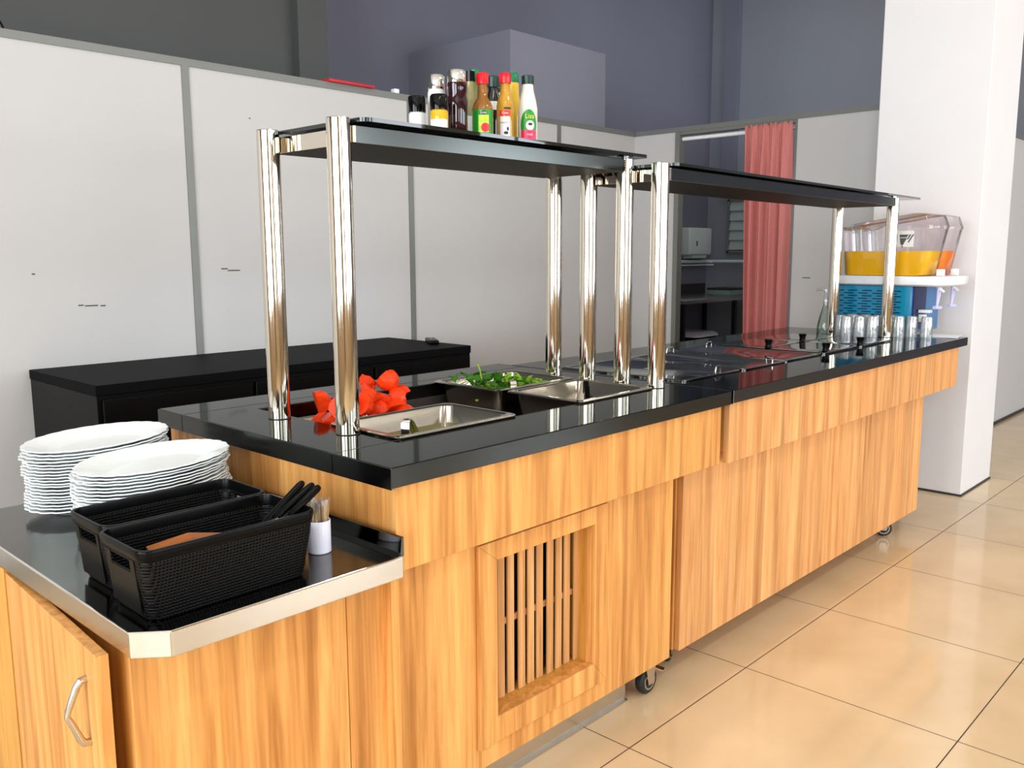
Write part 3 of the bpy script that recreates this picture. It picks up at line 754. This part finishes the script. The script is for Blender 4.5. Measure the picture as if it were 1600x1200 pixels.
# ------------------------------------------------------------------ platters
def platter_bm(a, b):
    bm = BM(); n_ = 72
    def E(f, z, wav):
        out = []
        for k in range(n_):
            t = 2*PI*k/n_; s_ = 1+wav*abs(math.sin(t*12))
            out.append((a*f*s_*math.cos(t), (b-(1-f)*a*.9 if f < 1 else b*f)*s_*math.sin(t), z))
        return out
    prof = [(.60, .0, 0), (.66, .0, 0), (.70, .004, 0), (.90, .016, .008), (.985, .0205, .022), (1.0, .0215, .024), (.99, .0235, .024), (.90, .0195, .008), (.72, .010, 0), (.66, .0048, 0), (.60, .004, 0)]
    rings(bm, [E(*p) for p in prof]); return bm
NL, NR = 20, 19
def ordn(k): return ['topmost', 'second', 'third', 'fourth', 'fifth', 'sixth', 'seventh', 'eighth', 'ninth', 'tenth', 'eleventh', 'twelfth', 'thirteenth', 'fourteenth', 'fifteenth', 'sixteenth', 'seventeenth', 'eighteenth', 'nineteenth', 'twentieth'][k]
proto = None
for (cx, cy, ztop, rz, nn, desc) in ((-.225, .752, .840, .42, NL, 'taller stack by the tray edge'), (-.207, .520, .828, .34, NR, 'lower stack behind the baskets')):
    step = (ztop-.0235-ZL-.0006)/(nn-1)
    for k in range(nn):
        lab = 'white scalloped oval platter, %s from the top of the %s' % (ordn(nn-1-k), desc) if k < nn-1 else 'white scalloped oval platter on top of the %s' % desc
        loc = (cx+random.uniform(-.004,.004), cy+random.uniform(-.004,.004), ZL+.0006+k*step); r_ = rz+random.uniform(-.03,.03)
        if proto is None:
            proto = solo('platter', platter_bm(.172, .118), M['plate'], lab, 'plate', smooth=50); proto.location = loc; proto.rotation_euler.z = r_; o = proto
        else: o = dup(proto, loc, r_, lab)
        o['group'] = 'oval platters in the '+desc

# ------------------------------------------------------------------ baskets
def basket(label, x0, x1, y0, y1, h=.117):
    t = thing('basket', label, 'basket', ((x0+x1)/2, (y0+y1)/2, ZL), 'black plastic baskets')
    lx, ly = (x1-x0)/2, (y1-y0)/2
    def loop(ins, z):
        # perimeter with slot breakpoints on the short ends
        X, Y, r = lx-ins, ly-ins*.9, .022; pts = []
        sl = .034
        def corner(cx, cy, a): return [(cx+r*math.cos(a+PI/2*i/5), cy+r*math.sin(a+PI/2*i/5), z) for i in range(6)]
        pts += [(X, -sl, z), (X, sl, z)] + corner(X-r, Y-r, 0) + corner(-X+r, Y-r, PI/2) + [(-X, sl, z), (-X, -sl, z)] + corner(-X+r, -Y+r, PI) + corner(X-r, -Y+r, 1.5*PI)
        return pts
    zs = [(.016, .001), (.014, .006), (.004, h-.045), (.0035, h-.04), (.002, h-.023), (.0015, h-.019)]
    def shell(lps, slot=None):
        bm = BM(); vs = [[bm.verts.new(p) for p in lp_] for lp_ in lps]; n_ = len(vs[0])
        for q, (a, b) in enumerate(zip(vs[:-1], vs[1:])):
            for i in range(n_):
                j = (i+1) % n_
                if slot and q == slot and (i == 0 or (abs(a[i].co.y-.034) < .004 and abs(a[j].co.y+.034) < .004 and a[i].co.x < 0)): continue
                bm.faces.new((a[i], a[j], b[j], b[i]))
        return bm, vs
    bm, vs = shell([loop(i, z) for i, z in zs], 3); bm.faces.new(list(reversed(vs[0])))
    o = part('body', bm, M['weave'], t, local=True, label='woven-pattern walls with hand slots', smooth=40)
    so = o.modifiers.new('thick', 'SOLIDIFY'); so.thickness = .0022; so.offset = -1
    bm, vs = shell([loop(i, z) for i, z in ((.0016, h-.019), (.0, h-.017), (-.002, h-.003), (-.0005, h), (.003, h), (.004, h-.004), (.0045, h-.019), (.0016, h-.019))])
    part('rim', bm, M['plastic_blk'], t, local=True, smooth=50)
    for sx in (-1, 1):          # plain end panels round the slots
        bm = BM(); X = lx-.0045
        for ya, yb, za, zb in ((-ly+.03, ly-.03, .012, h-.0415), (-ly+.03, -.0345, h-.0415, h-.0195), (.0345, ly-.03, h-.0415, h-.0195)):
            def xe(z): return X-.0105*(1-(z/h))+.004
            q = [(sx*xe(za), ya, za), (sx*xe(za), yb, za), (sx*xe(zb), yb, zb), (sx*xe(zb), ya, zb)]
            rings(bm, [q, [(x+sx*.0016, y, z) for x, y, z in q]])
        part('end_panel', bm, M['plastic_blk'], t, local=True, label='smooth plain end panels', smooth=0)
    return t
basket('black woven plastic basket nearest the tray edge, holding cutlery', -.466, -.160, .003, .162)
basket('empty black woven plastic basket between the platters and the front basket', -.452, -.155, .168, .318)
# things in the front basket
kn = None
for i, (p0, p1, lab) in enumerate((((-.235, .050, .788), (-.128, .092, .833), 'black-handled knife, longest of the three leaning on the front basket rim'), ((-.215, .045, .796), (-.116, .078, .829), 'black-handled knife in the middle of the three in the front basket'), ((-.195, .033, .798), (-.114, .063, .827), 'black-handled knife nearest the toothpick cup'))):
    t = thing('table_knife', lab, 'knife', p0, 'black-handled knives in the front basket')
    a, b = Vector(p0), Vector(p1); d = (b-a)
    bm = BM(); tube(bm, [a+d*s_ for s_ in (0, .05, .5, .9, .97, 1)], [.004, .006, .007, .0072, .006, .003], 12); part('handle', bm, M['plastic_blk'], t)
    bm = BM(); strip(bm, [a-d*.55, a+d*.02], (.3, 1, 0), .014, .0014); part('blade', bm, M['chrome'], t)
for i, (pa, pb, m_, lab, nm) in enumerate((((-.405, .060, .745), (-.30, .030, .798), 'maroon', 'maroon handle lying under the brown wooden one in the front basket', 'utensil_handle'), ((-.395, .068, .762), (-.295, .036, .808), 'tongwood', 'flat brown wooden spatula end in the front basket', 'wooden_spatula'))):
    pass
bm = BM(); strip(bm, [(-.425, .07, .783), (-.36, .062, .792), (-.25, .05, .768)], (.2, 1, .15), .030, .006); solo('wooden_spatula', bm, M['tongwood'], 'flat brown wooden spatula lying in the front basket', 'spatula', smooth=0, bevel=.001)
bm = BM(); strip(bm, [(-.43, .062, .765), (-.36, .05, .772), (-.27, .04, .755)], (.2, 1, .15), .026, .007); solo('salad_server', bm, M['maroon'], 'dark maroon server under the brown wooden spatula', 'server', smooth=0, bevel=.001)
# toothpick cup
CX, CY = -.090, .104
bm = BM(); lathe(bm, CX, CY, [(.020, ZL+.0004), (.0215, ZL+.002), (.0215, ZL+.061), (.0208, ZL+.062), (.0195, ZL+.061), (.0195, ZL+.004)], 36)
solo('toothpick_cup', bm, M['cupwhite'], 'small white round cup of toothpicks beside the black basket', 'cup', smooth=40)
for k in range(30):
    a = random.uniform(0, 6.3); rr = .0155*math.sqrt(random.random()); lean = random.uniform(.0, .010)
    bx, by = CX+rr*.75*math.cos(a), CY+rr*.75*math.sin(a); tx, ty = CX+(rr+lean)*math.cos(a), CY+(rr+lean)*math.sin(a); h = random.uniform(.076, .095)
    t = thing('toothpick', 'wooden toothpick in clear wrapper standing in the white cup', 'toothpick', (bx, by, ZL+.0045), 'wrapped toothpicks in the cup')
    A, B = Vector((bx, by, ZL+.0048)), Vector((tx, ty, ZL+h)); d = B-A
    bm = BM(); tube(bm, [A, A+d*.08, A+d*.92, A+d], [.0005, .0012, .0012, .0005], 6); part('stick', bm, M['pick'], t)
    bm = BM(); s_ = Vector((math.cos(a+1.2), math.sin(a+1.2), 0)); strip(bm, [A+d*.55, A+d*.75, A+d*.95, A+d*1.1], s_, .0062, .0012); part('wrapper', bm, M['wrap'], t, label='clear paper-thin wrapper')

# ------------------------------------------------------------------ black sideboard behind, with remote
sb = thing('sideboard', 'long low black cabinet against the partition behind the counter', 'cabinet', (1.02, 2.03, 0))
bm = BM(); box(bm, .158, 1.885, 1.735, 2.352, .775, .81); part('top', bm, M['blktop'], sb, bevel=.002)
bm = BM(); box(bm, .160, 1.883, 1.74, 2.35, 0, .7745); part('body', bm, M['blk'], sb, bevel=.002)
for k in range(3):
    x0 = .175+k*.569
    bm = BM(); box(bm, x0, x0+.555, 1.724, 1.7395, .06, .76); part('door', bm, M['blk'], sb, bevel=.002)
rc = thing('remote_control', 'black remote control at the far end of the black cabinet', 'remote control', (1.845, 1.965, .8102), rz=-1.92+PI/2-.25)
bm = BM(); box(bm, -.024, .024, -.085, .085, .0002, .019, .005); part('case', bm, M['plastic_blk'], rc, local=True)
bm = BM(); lathe(bm, 0, .045, [(.012, .019), (.012, .0205)], 16)
for i in range(3):
    for j in range(4): box(bm, -.015+i*.011, -.008+i*.011, -.065+j*.018, -.056+j*.018, .019, .0203)
part('button', bm, M['dsteel'], rc, local=True)
# ------------------------------------------------------------------ things on top of the partition
bm = BM(); box(bm, 1.56, 1.83, Yw-.028, Yw+.04, PT+.0003, PT+.013, .002); solo('red_folder', bm, M['redmatt'], 'flat red folder lying on top of the partition', 'folder')
bm = BM(); box(bm, 1.975, 2.005, Yw-.004, Yw+.03, PT+.0003, PT+.022, .003); solo('white_clip', bm, M['white'], 'tiny white clip standing on top of the partition', 'clip')
for i, (x, lab) in enumerate(((.115, 'black cable end poking over the partition, nearer the photo edge'), (.163, 'black cable end poking over the partition, further from the photo edge'))):
    bm = BM(); tube(bm, [(x+.02, Yw+.02, PT+.001), (x+.012, Yw+.02, PT+.02), (x, Yw+.02, PT+.04)], .0035, 8); solo('cable_end', bm, M['plastic_blk'], lab, 'cable', 'cable ends over the partition')

# ------------------------------------------------------------------ bottles on the shelf
ZS = 1.5212
bm = BM(); rings(bm, [rrect(.38, .885, .335, .57, .015, z, 4) for z in (ZS, ZS+.008)]); solo('bottle_tray', bm, M['plastic_blk'], 'flat black tray under the sauce bottles on the shelf', 'tray')
ZS += .0084
FA = math.radians(223)     # direction from the bottles towards the guests' side
def bottle(name, lab, cat, x, y, prof, m, capprof, capm, extras=()):
    t = thing(name, lab, cat, (x, y, ZS), 'condiments on the shelf')
    bm = BM(); lathe(bm, x, y, [(r, ZS+z) for r, z in prof], 28); part('bottle', bm, M[m], t, smooth=40)
    bm = BM(); lathe(bm, x, y, [(r, ZS+z) for r, z in capprof], 24); part('cap', bm, M[capm], t, smooth=40)
    for nm, bmx, mm in extras: part(nm, bmx, M[mm], t)
    return t
def lab_(x, y, r, w, z0, z1, off=0): return arc_patch(BM(), x, y, r+.0004, FA+off-w, FA+off+w, ZS+z0, ZS+z1)
# shakers
x, y = .468, .45
bottle('salt_shaker', 'short salt shaker with black lid at the left end of the shelf tray', 'shaker', x, y, [(.019,0),(.0205,.003),(.0205,.045),(.0185,.05)], 'salt', [(.0215,.0502),(.022,.084),(.0205,.088)], 'capblk', [('label', lab_(x,y,.0205,.7,.012,.042), 'lab_w')])
x, y = .468, .37
bottle('spice_shaker', 'short shaker of yellow spice with black lid in the front row', 'shaker', x, y, [(.019,0),(.0215,.003),(.0215,.042),(.019,.047)], 'yoil', [(.0215,.0472),(.022,.078),(.019,.083)], 'capblk', [('label', lab_(x,y,.0215,1.1,.004,.024), 'lab_w')])
x, y = .540, .458
bottle('pourer_bottle', 'clear bottle with silver pourer cap behind the yellow shaker', 'bottle', x, y, [(.021,0),(.0225,.003),(.0225,.105),(.020,.114)], 'salt', [(.0215,.1142),(.0215,.142),(.017,.149)], 'chrome')
x, y = .553, .398
bottle('vinegar_bottle', 'dark wine-red vinegar bottle with silver pourer cap', 'bottle', x, y, [(.024,0),(.026,.004),(.026,.082),(.0235,.095),(.0255,.11),(.0245,.124)], 'wine', [(.0235,.1242),(.0235,.148),(.020,.154)], 'chrome')
x, y = .70, .503
bottle('herb_bottle', 'slim pale herb vinegar bottle with black cap in the back row', 'bottle', x, y, [(.0195,0),(.020,.003),(.020,.08),(.012,.125),(.0115,.16)], 'herb', [(.0135,.1602),(.0135,.186)], 'capblk', [('label', lab_(x,y,.020,.8,.02,.07), 'lab_w')])
x, y = .743, .528
bottle('green_cap_bottle', 'bottle with bright green cap showing behind the red-capped pepper sauce', 'bottle', x, y, [(.0195,0),(.020,.003),(.020,.085),(.013,.13),(.0125,.168)], 'herb', [(.0165,.1682),(.0165,.198),(.014,.20)], 'green')
x, y = .632, .388
bx = [('label', lab_(x,y,.027,1.15,.006,.066), 'lab_g'), ('label_band', arc_patch(BM(),x,y,.0281,FA-.35,FA+.6,ZS+.010,ZS+.052), 'lab_lg'),
      ('label_tomato', disc_patch(BM(),x,y,.0289,FA+.28,ZS+.022,.012,.011), 'lab_r'), ('label_oval', disc_patch(BM(),x,y,.0289,FA+.10,ZS+.058,.0105,.0042), 'ink')]
bottle('pepper_sauce', 'amber pepper sauce with red cap and green label', 'bottle', x, y, [(.026,0),(.027,.003),(.027,.068),(.022,.084),(.013,.098),(.0115,.13)], 'amber', [(.0155,.1302),(.0155,.155),(.014,.157)], 'red', bx)
def wraptext(body, size, x, y, r, off, zc): return text_bm(body, size, lambda u, v: (x+r*math.cos(FA+off+u/r), y+r*math.sin(FA+off+u/r), ZS+zc+v))
def addtext(t, bm, m): part('lettering', bm, M[m], t, smooth=0)
addtext(S.objects['pepper_sauce'], wraptext('Gota', .0085, x, y, .0293, .10, .058), 'lab_w')
x, y = .762, .478
bottle('dark_sauce_bottle', 'dark bottle with black-green cap between the two red-capped ones', 'bottle', x, y, [(.019,0),(.020,.003),(.020,.12),(.013,.14),(.0125,.15)], 'dkbottle', [(.0175,.1502),(.0175,.176),(.012,.18)], 'dkgreen', [('label', lab_(x,y,.020,.7,.09,.112), 'lab_w')])
x, y = .832, .532
bottle('back_green_bottle', 'pale bottle with dark green cap, hidden most, in the back row', 'bottle', x, y, [(.018,0),(.019,.003),(.019,.09),(.012,.13),(.0115,.152)], 'cream', [(.0145,.1522),(.0145,.18)], 'dkgreen')
x, y = .714, .388
bx = [('label', lab_(x,y,.0225,.55,.004,.058), 'lab_w'), ('label_band', arc_patch(BM(),x,y,.0236,FA-.6,FA+.6,ZS+.060,ZS+.073), 'lab_r'), ('label_top', arc_patch(BM(),x,y,.0226,FA-.1,FA+.7,ZS+.076,ZS+.081), 'ink'),
      ('label_dish', disc_patch(BM(),x,y,.0235,FA+.12,ZS+.017,.006,.004), 'ink'), ('label_leaf', disc_patch(BM(),x,y,.0235,FA+.32,ZS+.027,.003,.005), 'ink')]
t = bottle('soy_sauce', 'golden sauce with red cap and white SHOYO label', 'bottle', x, y, [(.0215,0),(.0225,.003),(.0225,.085),(.019,.102),(.0125,.118),(.0115,.142)], 'gold', [(.0155,.1422),(.0155,.164),(.0165,.166),(.014,.168)], 'red', bx)
addtext(t, wraptext('SHOYO', .0075, x, y, .0236, 0, .042), 'ink')
addtext(t, wraptext('Gota', .0085, x, y, .0246, 0, .0665), 'lab_w')
x, y = .818, .458
bottle('mustard_bottle', 'tall yellow mustard squeeze bottle with green cap', 'bottle', x, y, [(.0195,0),(.021,.004),(.021,.10),(.0175,.135),(.0165,.166)], 'mustard', [(.0165,.1662),(.0165,.19),(.014,.193)], 'green')
x, y = .797, .384
bx = [('label', disc_patch(BM(),x,y,.0265,FA+.1,ZS+.043,.0235,.041), 'lab_g'), ('label_band', arc_patch(BM(),x,y,.0266,FA-.72,FA+.92,ZS+.002,ZS+.031), 'lab_p'), ('label_oval', disc_patch(BM(),x,y,.0274,FA+.22,ZS+.043,.0115,.0125), 'lab_w'), ('label_dish', disc_patch(BM(),x,y,.0277,FA+.24,ZS+.046,.006,.0035), 'ink')]
t = bottle('dressing_bottle', 'cream salad dressing bottle with dark green cap and red and green label', 'bottle', x, y, [(.025,0),(.026,.004),(.026,.088),(.0215,.112),(.0155,.135),(.0145,.15)], 'cream', [(.0165,.1502),(.0165,.171),(.014,.173)], 'dkgreen', bx)
addtext(t, wraptext('Liza', .0165, x, y, .0276, .18, .066), 'yink')
addtext(t, wraptext('rosé', .0085, x, y, .0276, .2, .020), 'lab_w')

# ------------------------------------------------------------------ juice dispenser
jd = thing('juice_dispenser', 'blue two-tank juice dispenser with yellow and orange juice by the column', 'juice dispenser', (3.37, .36, ZT))
DX0, DX1, DY0, DY1 = 3.245, 3.625, .20, .56
bm = BM(); box(bm, DX0+.004, DX1, DY0+.012, DY1, ZT+.012, 1.085, .006)
for sx in (DX0+.03, DX0+.30):
    for sy in (DY0+.16, DY1-.05): lathe(bm, sx, sy, [(.012, ZT+.0005), (.014, ZT+.012)], 12)
part('body', bm, M['blue'], jd)
bm = BM(); z0 = .90
box(bm, DX0-.002, DX0+.0035, DY0+.02, DY1-.005, ZT+.02, 1.08, .0015)
part('louver_panel', bm, M['teal'], jd, label='teal louvred side panel', smooth=0)
bm = BM()
for k in range(13):
    z = .905+k*.0125
    for j in range(5):
        y0 = DY0+.06+j*.068+(.02 if k % 2 else 0)
        box(bm, DX0-.0032, DX0-.0021, y0, y0+.045, z, z+.005)
part('louver_slots', bm, M['navy'], jd, label='rows of dark slots', smooth=0)
bm = BM(); box(bm, DX0+.012, DX1-.21, DY0+.004, DY0+.0115, ZT+.03, 1.08); part('front_strip', bm, M['navy'], jd, smooth=0)
bm = BM(); 
def bow(z, i):
    p = [(3.222-i, .14)] + [(3.43-(.208+i)*math.cos(a), .14-(.09+i)*math.sin(a)) for a in [PI*k/10 for k in range(1, 10)]] + [(3.638+i, .14), (3.638+i, .575+i), (3.222-i, .575+i)]
    return [(x, y, z) for x, y in p]
rings(bm, [bow(z, i) for z, i in ((1.082, -.012), (1.09, 0), (1.118, .003), (1.128, 0), (1.128, -.01))]); part('cooler_plate', bm, M['white'], jd, label='white cooler plate under the tanks', smooth=40)
for k, (x0, x1, jm) in enumerate(((3.230, 3.428, 'juice_y'), (3.432, 3.630, 'juice_o'))):
    def R(z, e, r=.04): return rrect(x0+.006-e*.15, x1-.006+e*.15, .150-e*1.5, .545+e*.7, r, z, 6)
    bm = BM(); rings(bm, [R(1.129, -.012), R(1.135, -.005), R(1.24, .008), R(1.345, .022)], True, False); tk = part('tank', bm, M['tank'], jd, label='clear plastic tank', smooth=50)
    bm = BM()
    def R2(z, e): return [(x, y, z+.06*(1-((y-.19)/.36)**2)*(1 if e < .03 else .0)) for x, y, _ in R(z, e)]
    rings(bm, [R(1.346, .024), R(1.357, .024), R2(1.345, .012), R2(1.354, -.02)], False, True); part('lid', bm, M['tank'], tk, smooth=50)
    bm = BM(); rings(bm, [R(1.1305, -.016), R(1.137, -.009), R(1.243, .0035)]); part('juice', bm, M[jm], tk, label=('yellow juice' if k == 0 else 'orange juice'), smooth=50)
    xm = (x0+x1)/2
    bm = BM(); box(bm, xm-.018, xm+.018, .105, .135, 1.1285, 1.160, .004); part('tap_block', bm, M['white'], tk)
    bm = BM(); tube(bm, [(xm-.012, .122, 1.08), (xm-.006, .125, 1.04), (xm, .128, .985)], .0052, 8); tube(bm, [(xm+.008, .116, 1.082), (xm+.004, .12, 1.04), (xm, .128, .985)], .0052, 8)
    tube(bm, [(xm-.032, .128, .985), (xm+.032, .12, .982)], .0085, 8); part('tap_lever', bm, M['lav'], tk, label='lavender tap lever')
    bm = BM(); tube(bm, [(xm, .135, 1.081), (xm+.004, .10, 1.055)], .007, 8); part('spout', bm, M['white'], tk)
    bm = BM(); box(bm, xm-.03, xm+.016, .150, .198, .958, .972, .002); box(bm, xm-.024, xm+.006, .170, .198, .915, .95, .002)
    if k == 0: part('drip_guide', bm, M['white'], tk)
    else: bm.free()
# sticker on the near tank
sx = 3.2330
bm = BM()
def stq(q, dx=0): rings(bm, [[(sx-.0012-dx, y, z) for y, z in q], [(sx-.0004-dx, y, z) for y, z in q]])
stq([(.295,1.335),(.215,1.335),(.215,1.262),(.295,1.262)]); st = part('sticker', bm, M['lab_w'], S.objects['tank'], smooth=0, label='white sticker with dark triangular emblem')
bm = BM(); stq([(.278,1.318),(.238,1.318),(.247,1.305),(.278,1.305)], .001); stq([(.277,1.302),(.245,1.302),(.262,1.27),(.272,1.272)], .001); stq([(.234,1.318),(.226,1.318),(.240,1.296),(.246,1.296)], .001); stq([(.221,1.318),(.214,1.318),(.236,1.282),(.242,1.282)], .001); stq([(.268,1.268),(.262,1.268),(.264,1.258),(.267,1.258)], .001)
part('emblem', bm, M['emblem'], st, smooth=0)
ds = thing('dispenser_stand', 'small stand behind the counter end carrying the far half of the juice dispenser', 'stand', (3.52, .45, 0))
bm = BM(); box(bm, 3.40, 3.64, .32, .60, ZT-.03, ZT, .002); part('top', bm, M['blktop'], ds)
for sx_, sy_ in ((3.42, .34), (3.62, .34), (3.42, .58), (3.62, .58)):
    bm = BM(); box(bm, sx_-.012, sx_+.012, sy_-.012, sy_+.012, 0, ZT-.0305); part('leg', bm, M['alu'], ds)
# tumblers upside down in rows in front
tp = None
rows = [(3.02,.42),(3.053,.372),(3.084,.326),(3.165,.235),(3.197,.189),(3.212,.128),(3.06,.462),(3.095,.415),(3.128,.366),(3.175,.335),(3.2,.284),(3.135,.428),(3.17,.392),(3.17,.455)]
for i, (x, y) in enumerate(rows):
    lab = 'clear glass tumbler upside down in the cluster before the blue dispenser'
    if tp is None:
        bm = BM(); h = .098
        lathe(bm, x, y, [(.0265, ZT+.0004), (.0268, ZT+.002), (.0255, ZT+.05), (.0235, ZT+h-.006), (.021, ZT+h), (.0195, ZT+h-.002), (.0205, ZT+h-.014), (.023, ZT+.05), (.0245, ZT+.0004)], 28)
        tp = solo('tumbler', bm, M['tumbler'], lab, 'glass', 'clear tumblers by the dispenser', smooth=40)
    else: dup(tp, (x, y, tp.location.z))
bm = BM()
for k, (dx, a) in enumerate(((0, .2), (.006, .32), (-.004, .1))):
    b2 = BM(); box(b2, -.055, .055, -.06, .06, 0, .0015); b2.transform(Matrix.Translation((3.325+dx, .085+dx, ZT+.0006+k*.0018)) @ Matrix.Rotation(a, 4, 'Z') @ Matrix.Rotation(-.015*k, 4, 'Y'))
    if k == 0: b2.transform(Matrix.Translation((0,0,0)))
    nm = solo('paper_napkin', b2, M['paper'], ['white paper napkin at the bottom of the little pile at the counter end', 'white paper napkin in the middle of the little pile at the counter end', 'white paper napkin on top of the little pile at the counter end'][k], 'napkin', 'napkins at the counter end', smooth=0)
bm.free()
# glass bottle behind the far post
gb = thing('spray_bottle', 'greenish clear bottle half hidden behind the far back post', 'bottle', (3.19, .597, ZT))
bm = BM(); lathe(bm, 3.19, .597, [(.034, ZT+.0005), (.036, ZT+.004), (.034, ZT+.035), (.026, ZT+.075), (.016, ZT+.11), (.010, ZT+.135), (.0095, ZT+.15)], 28); part('bottle', bm, M['gbottle'], gb, smooth=40)
bm = BM(); lathe(bm, 3.19, .597, [(.0105, ZT+.1502), (.0105, ZT+.17), (.007, ZT+.175), (.006, ZT+.21)], 20); tube(bm, [(3.19, .597, ZT+.205), (3.175, .617, ZT+.212), (3.16, .632, ZT+.205)], .006, 8); part('spray_head', bm, M['tumbler'], gb)

# ------------------------------------------------------------------ curtain and its rod
rod = BM(); tube(rod, [(Xw+.03, 1.19+.03, 1.972), (Xw+.03, 2.003, 1.972)], .013, 12)
solo('curtain_rod', rod, M['white'], 'white rod across the top of the curtained opening', 'curtain rod')
bm = BM(); nu, nz = 150, 40; V = []
for j in range(nz+1):
    z = 1.998-(1.998-.05)*j/nz; f = min(1, (1.998-z)/.35); row = []
    for i in range(nu+1):
        u = i/nu
        y = 1.216+(.305-.049*(1-z/2))*u
        amp = .008+.020*f
        x = Xw-.022+amp*(math.sin(u*2*PI*4.3+.5*math.sin(z*1.3)+.8)+.3*math.sin(u*2*PI*9.4+z*.7))+.004*(1-f)*math.sin(u*2*PI*17)
        row.append(bm.verts.new((x-.016, y, z+.006*(1-f)*math.sin(u*60))))
    V.append(row)
for a, b in zip(V[:-1], V[1:]):
    for i in range(nu): bm.faces.new((a[i], a[i+1], b[i+1], b[i]))
o = solo('curtain', bm, M['curtain'], 'coral red curtain drawn to one side of the kitchen opening', 'curtain', smooth=180)
so = o.modifiers.new('thick', 'SOLIDIFY'); so.thickness = .002

# ------------------------------------------------------------------ kitchen seen through the opening
pd = thing('paper_dispenser', 'white paper towel dispenser on the kitchen wall', 'towel dispenser', (6.65, 3.47, 1.18))
bm = BM(); box(bm, 6.44, 6.845, 3.40, 3.549, 1.215, 1.478, .018, 3); part('case', bm, M['whitegrey'], pd)
bm = BM(); rings(bm, [[(6.53, y, z) for y, z in ((3.54,1.214),(3.42,1.214),(3.43,1.185),(3.53,1.18))], [(6.79, y, z) for y, z in ((3.54,1.214),(3.42,1.214),(3.43,1.185),(3.53,1.18))]]); part('paper_outlet', bm, M['whitegrey'], pd)
bm = BM(); box(bm, 6.56, 6.575, 3.397, 3.3995, 1.30, 1.35); part('level_slot', bm, M['ink'], pd)
bm = BM(); tube(bm, [(5.6, 3.50, 1.15), (6.90, 3.50, 1.15), (6.955, 3.45, 1.15), (6.955, 2.6, 1.15)], .018, 12); tube(bm, [(5.6, 3.50, 1.115), (6.90, 3.50, 1.115), (6.96, 3.44, 1.115)], .008, 8)
solo('wall_pipe', bm, M['whitegrey'], 'pale water pipe running along the kitchen wall', 'pipe')
# louvre window
bm = BM(); wy0, wy1, wz0, wz1 = 2.78, 3.30, 1.235, 1.76
for y0, y1, z0, z1 in ((wy0, wy1, wz0, wz0+.02), (wy0, wy1, wz1-.02, wz1), (wy0, wy0+.02, wz0, wz1), (wy1-.02, wy1, wz0, wz1)): box(bm, 6.955, 6.9995, y0, y1, z0, z1)
wn += 1; wk = struct('window_%d' % wn, bm, M['alu'], smooth=0)
for k in range(5):
    z = wz0+.03+k*.095
    bm = BM(); q = [(6.965, z), (6.985, z+.09)]
    rings(bm, [[(6.962, wy0+.021, z), (6.966, wy0+.021, z), (6.99, wy0+.021, z+.094), (6.986, wy0+.021, z+.094)], [(6.962, wy1-.021, z), (6.966, wy1-.021, z), (6.99, wy1-.021, z+.094), (6.986, wy1-.021, z+.094)]])
    part('louver_pane', bm, M['louver'], wk, smooth=0)
kt = thing('steel_table', 'steel kitchen worktable against the far kitchen wall', 'table', (6.3, 3.2, 0))
bm = BM(); box(bm, 5.5, 6.95, 2.85, 3.54, .80, .83, .003); part('tabletop', bm, M['bsteel'], kt)
bm = BM(); box(bm, 5.5, 6.95, 3.525, 3.545, .8305, .93); part('upstand', bm, M['ink'], kt)
for lx_, ly_ in ((5.54, 2.89), (6.42, 2.89), (6.91, 2.89), (5.54, 3.5), (6.91, 3.5)):
    bm = BM(); box(bm, lx_-.018, lx_+.018, ly_-.018, ly_+.018, 0, .7995); part('leg', bm, M['well'], kt)
bx_ = thing('storage_box', 'pale green plastic box on the kitchen worktable', 'box', (6.75, 3.2, .8302))
bm = BM(); box(bm, 6.62, 6.90, 3.06, 3.30, .8305, .88, .006); part('tub', bm, M['greenbox'], bx_)
bm = BM(); box(bm, 6.615, 6.905, 3.055, 3.305, .8802, .898, .004); part('lid', bm, M['ink'], bx_)
tb = thing('trash_bin', 'black bin with white lid under the kitchen worktable', 'bin', (6.17, 3.21, 0))
bm = BM(); rings(bm, [rrect(5.98+i, 6.36-i, 3.02+i, 3.40-i, .05, z, 5) for i, z in ((.04, .0005), (.0, .47))]); part('body', bm, M['plastic_blk'], tb)
bm = BM(); rings(bm, [rrect(5.965+i, 6.375-i, 3.005+i, 3.415-i, .05, z, 5) for i, z in ((0, .4702), (0, .49), (.03, .51))]); part('lid', bm, M['cupwhite'], tb)

# ------------------------------------------------------------------ render look
S.view_settings.view_transform = 'Standard'; S.view_settings.look = 'None'; S.view_settings.gamma = 1
S.view_settings.use_curve_mapping = False; S.view_settings.exposure = -1.78
S.cycles.max_bounces = 10; S.cycles.transparent_max_bounces = 24
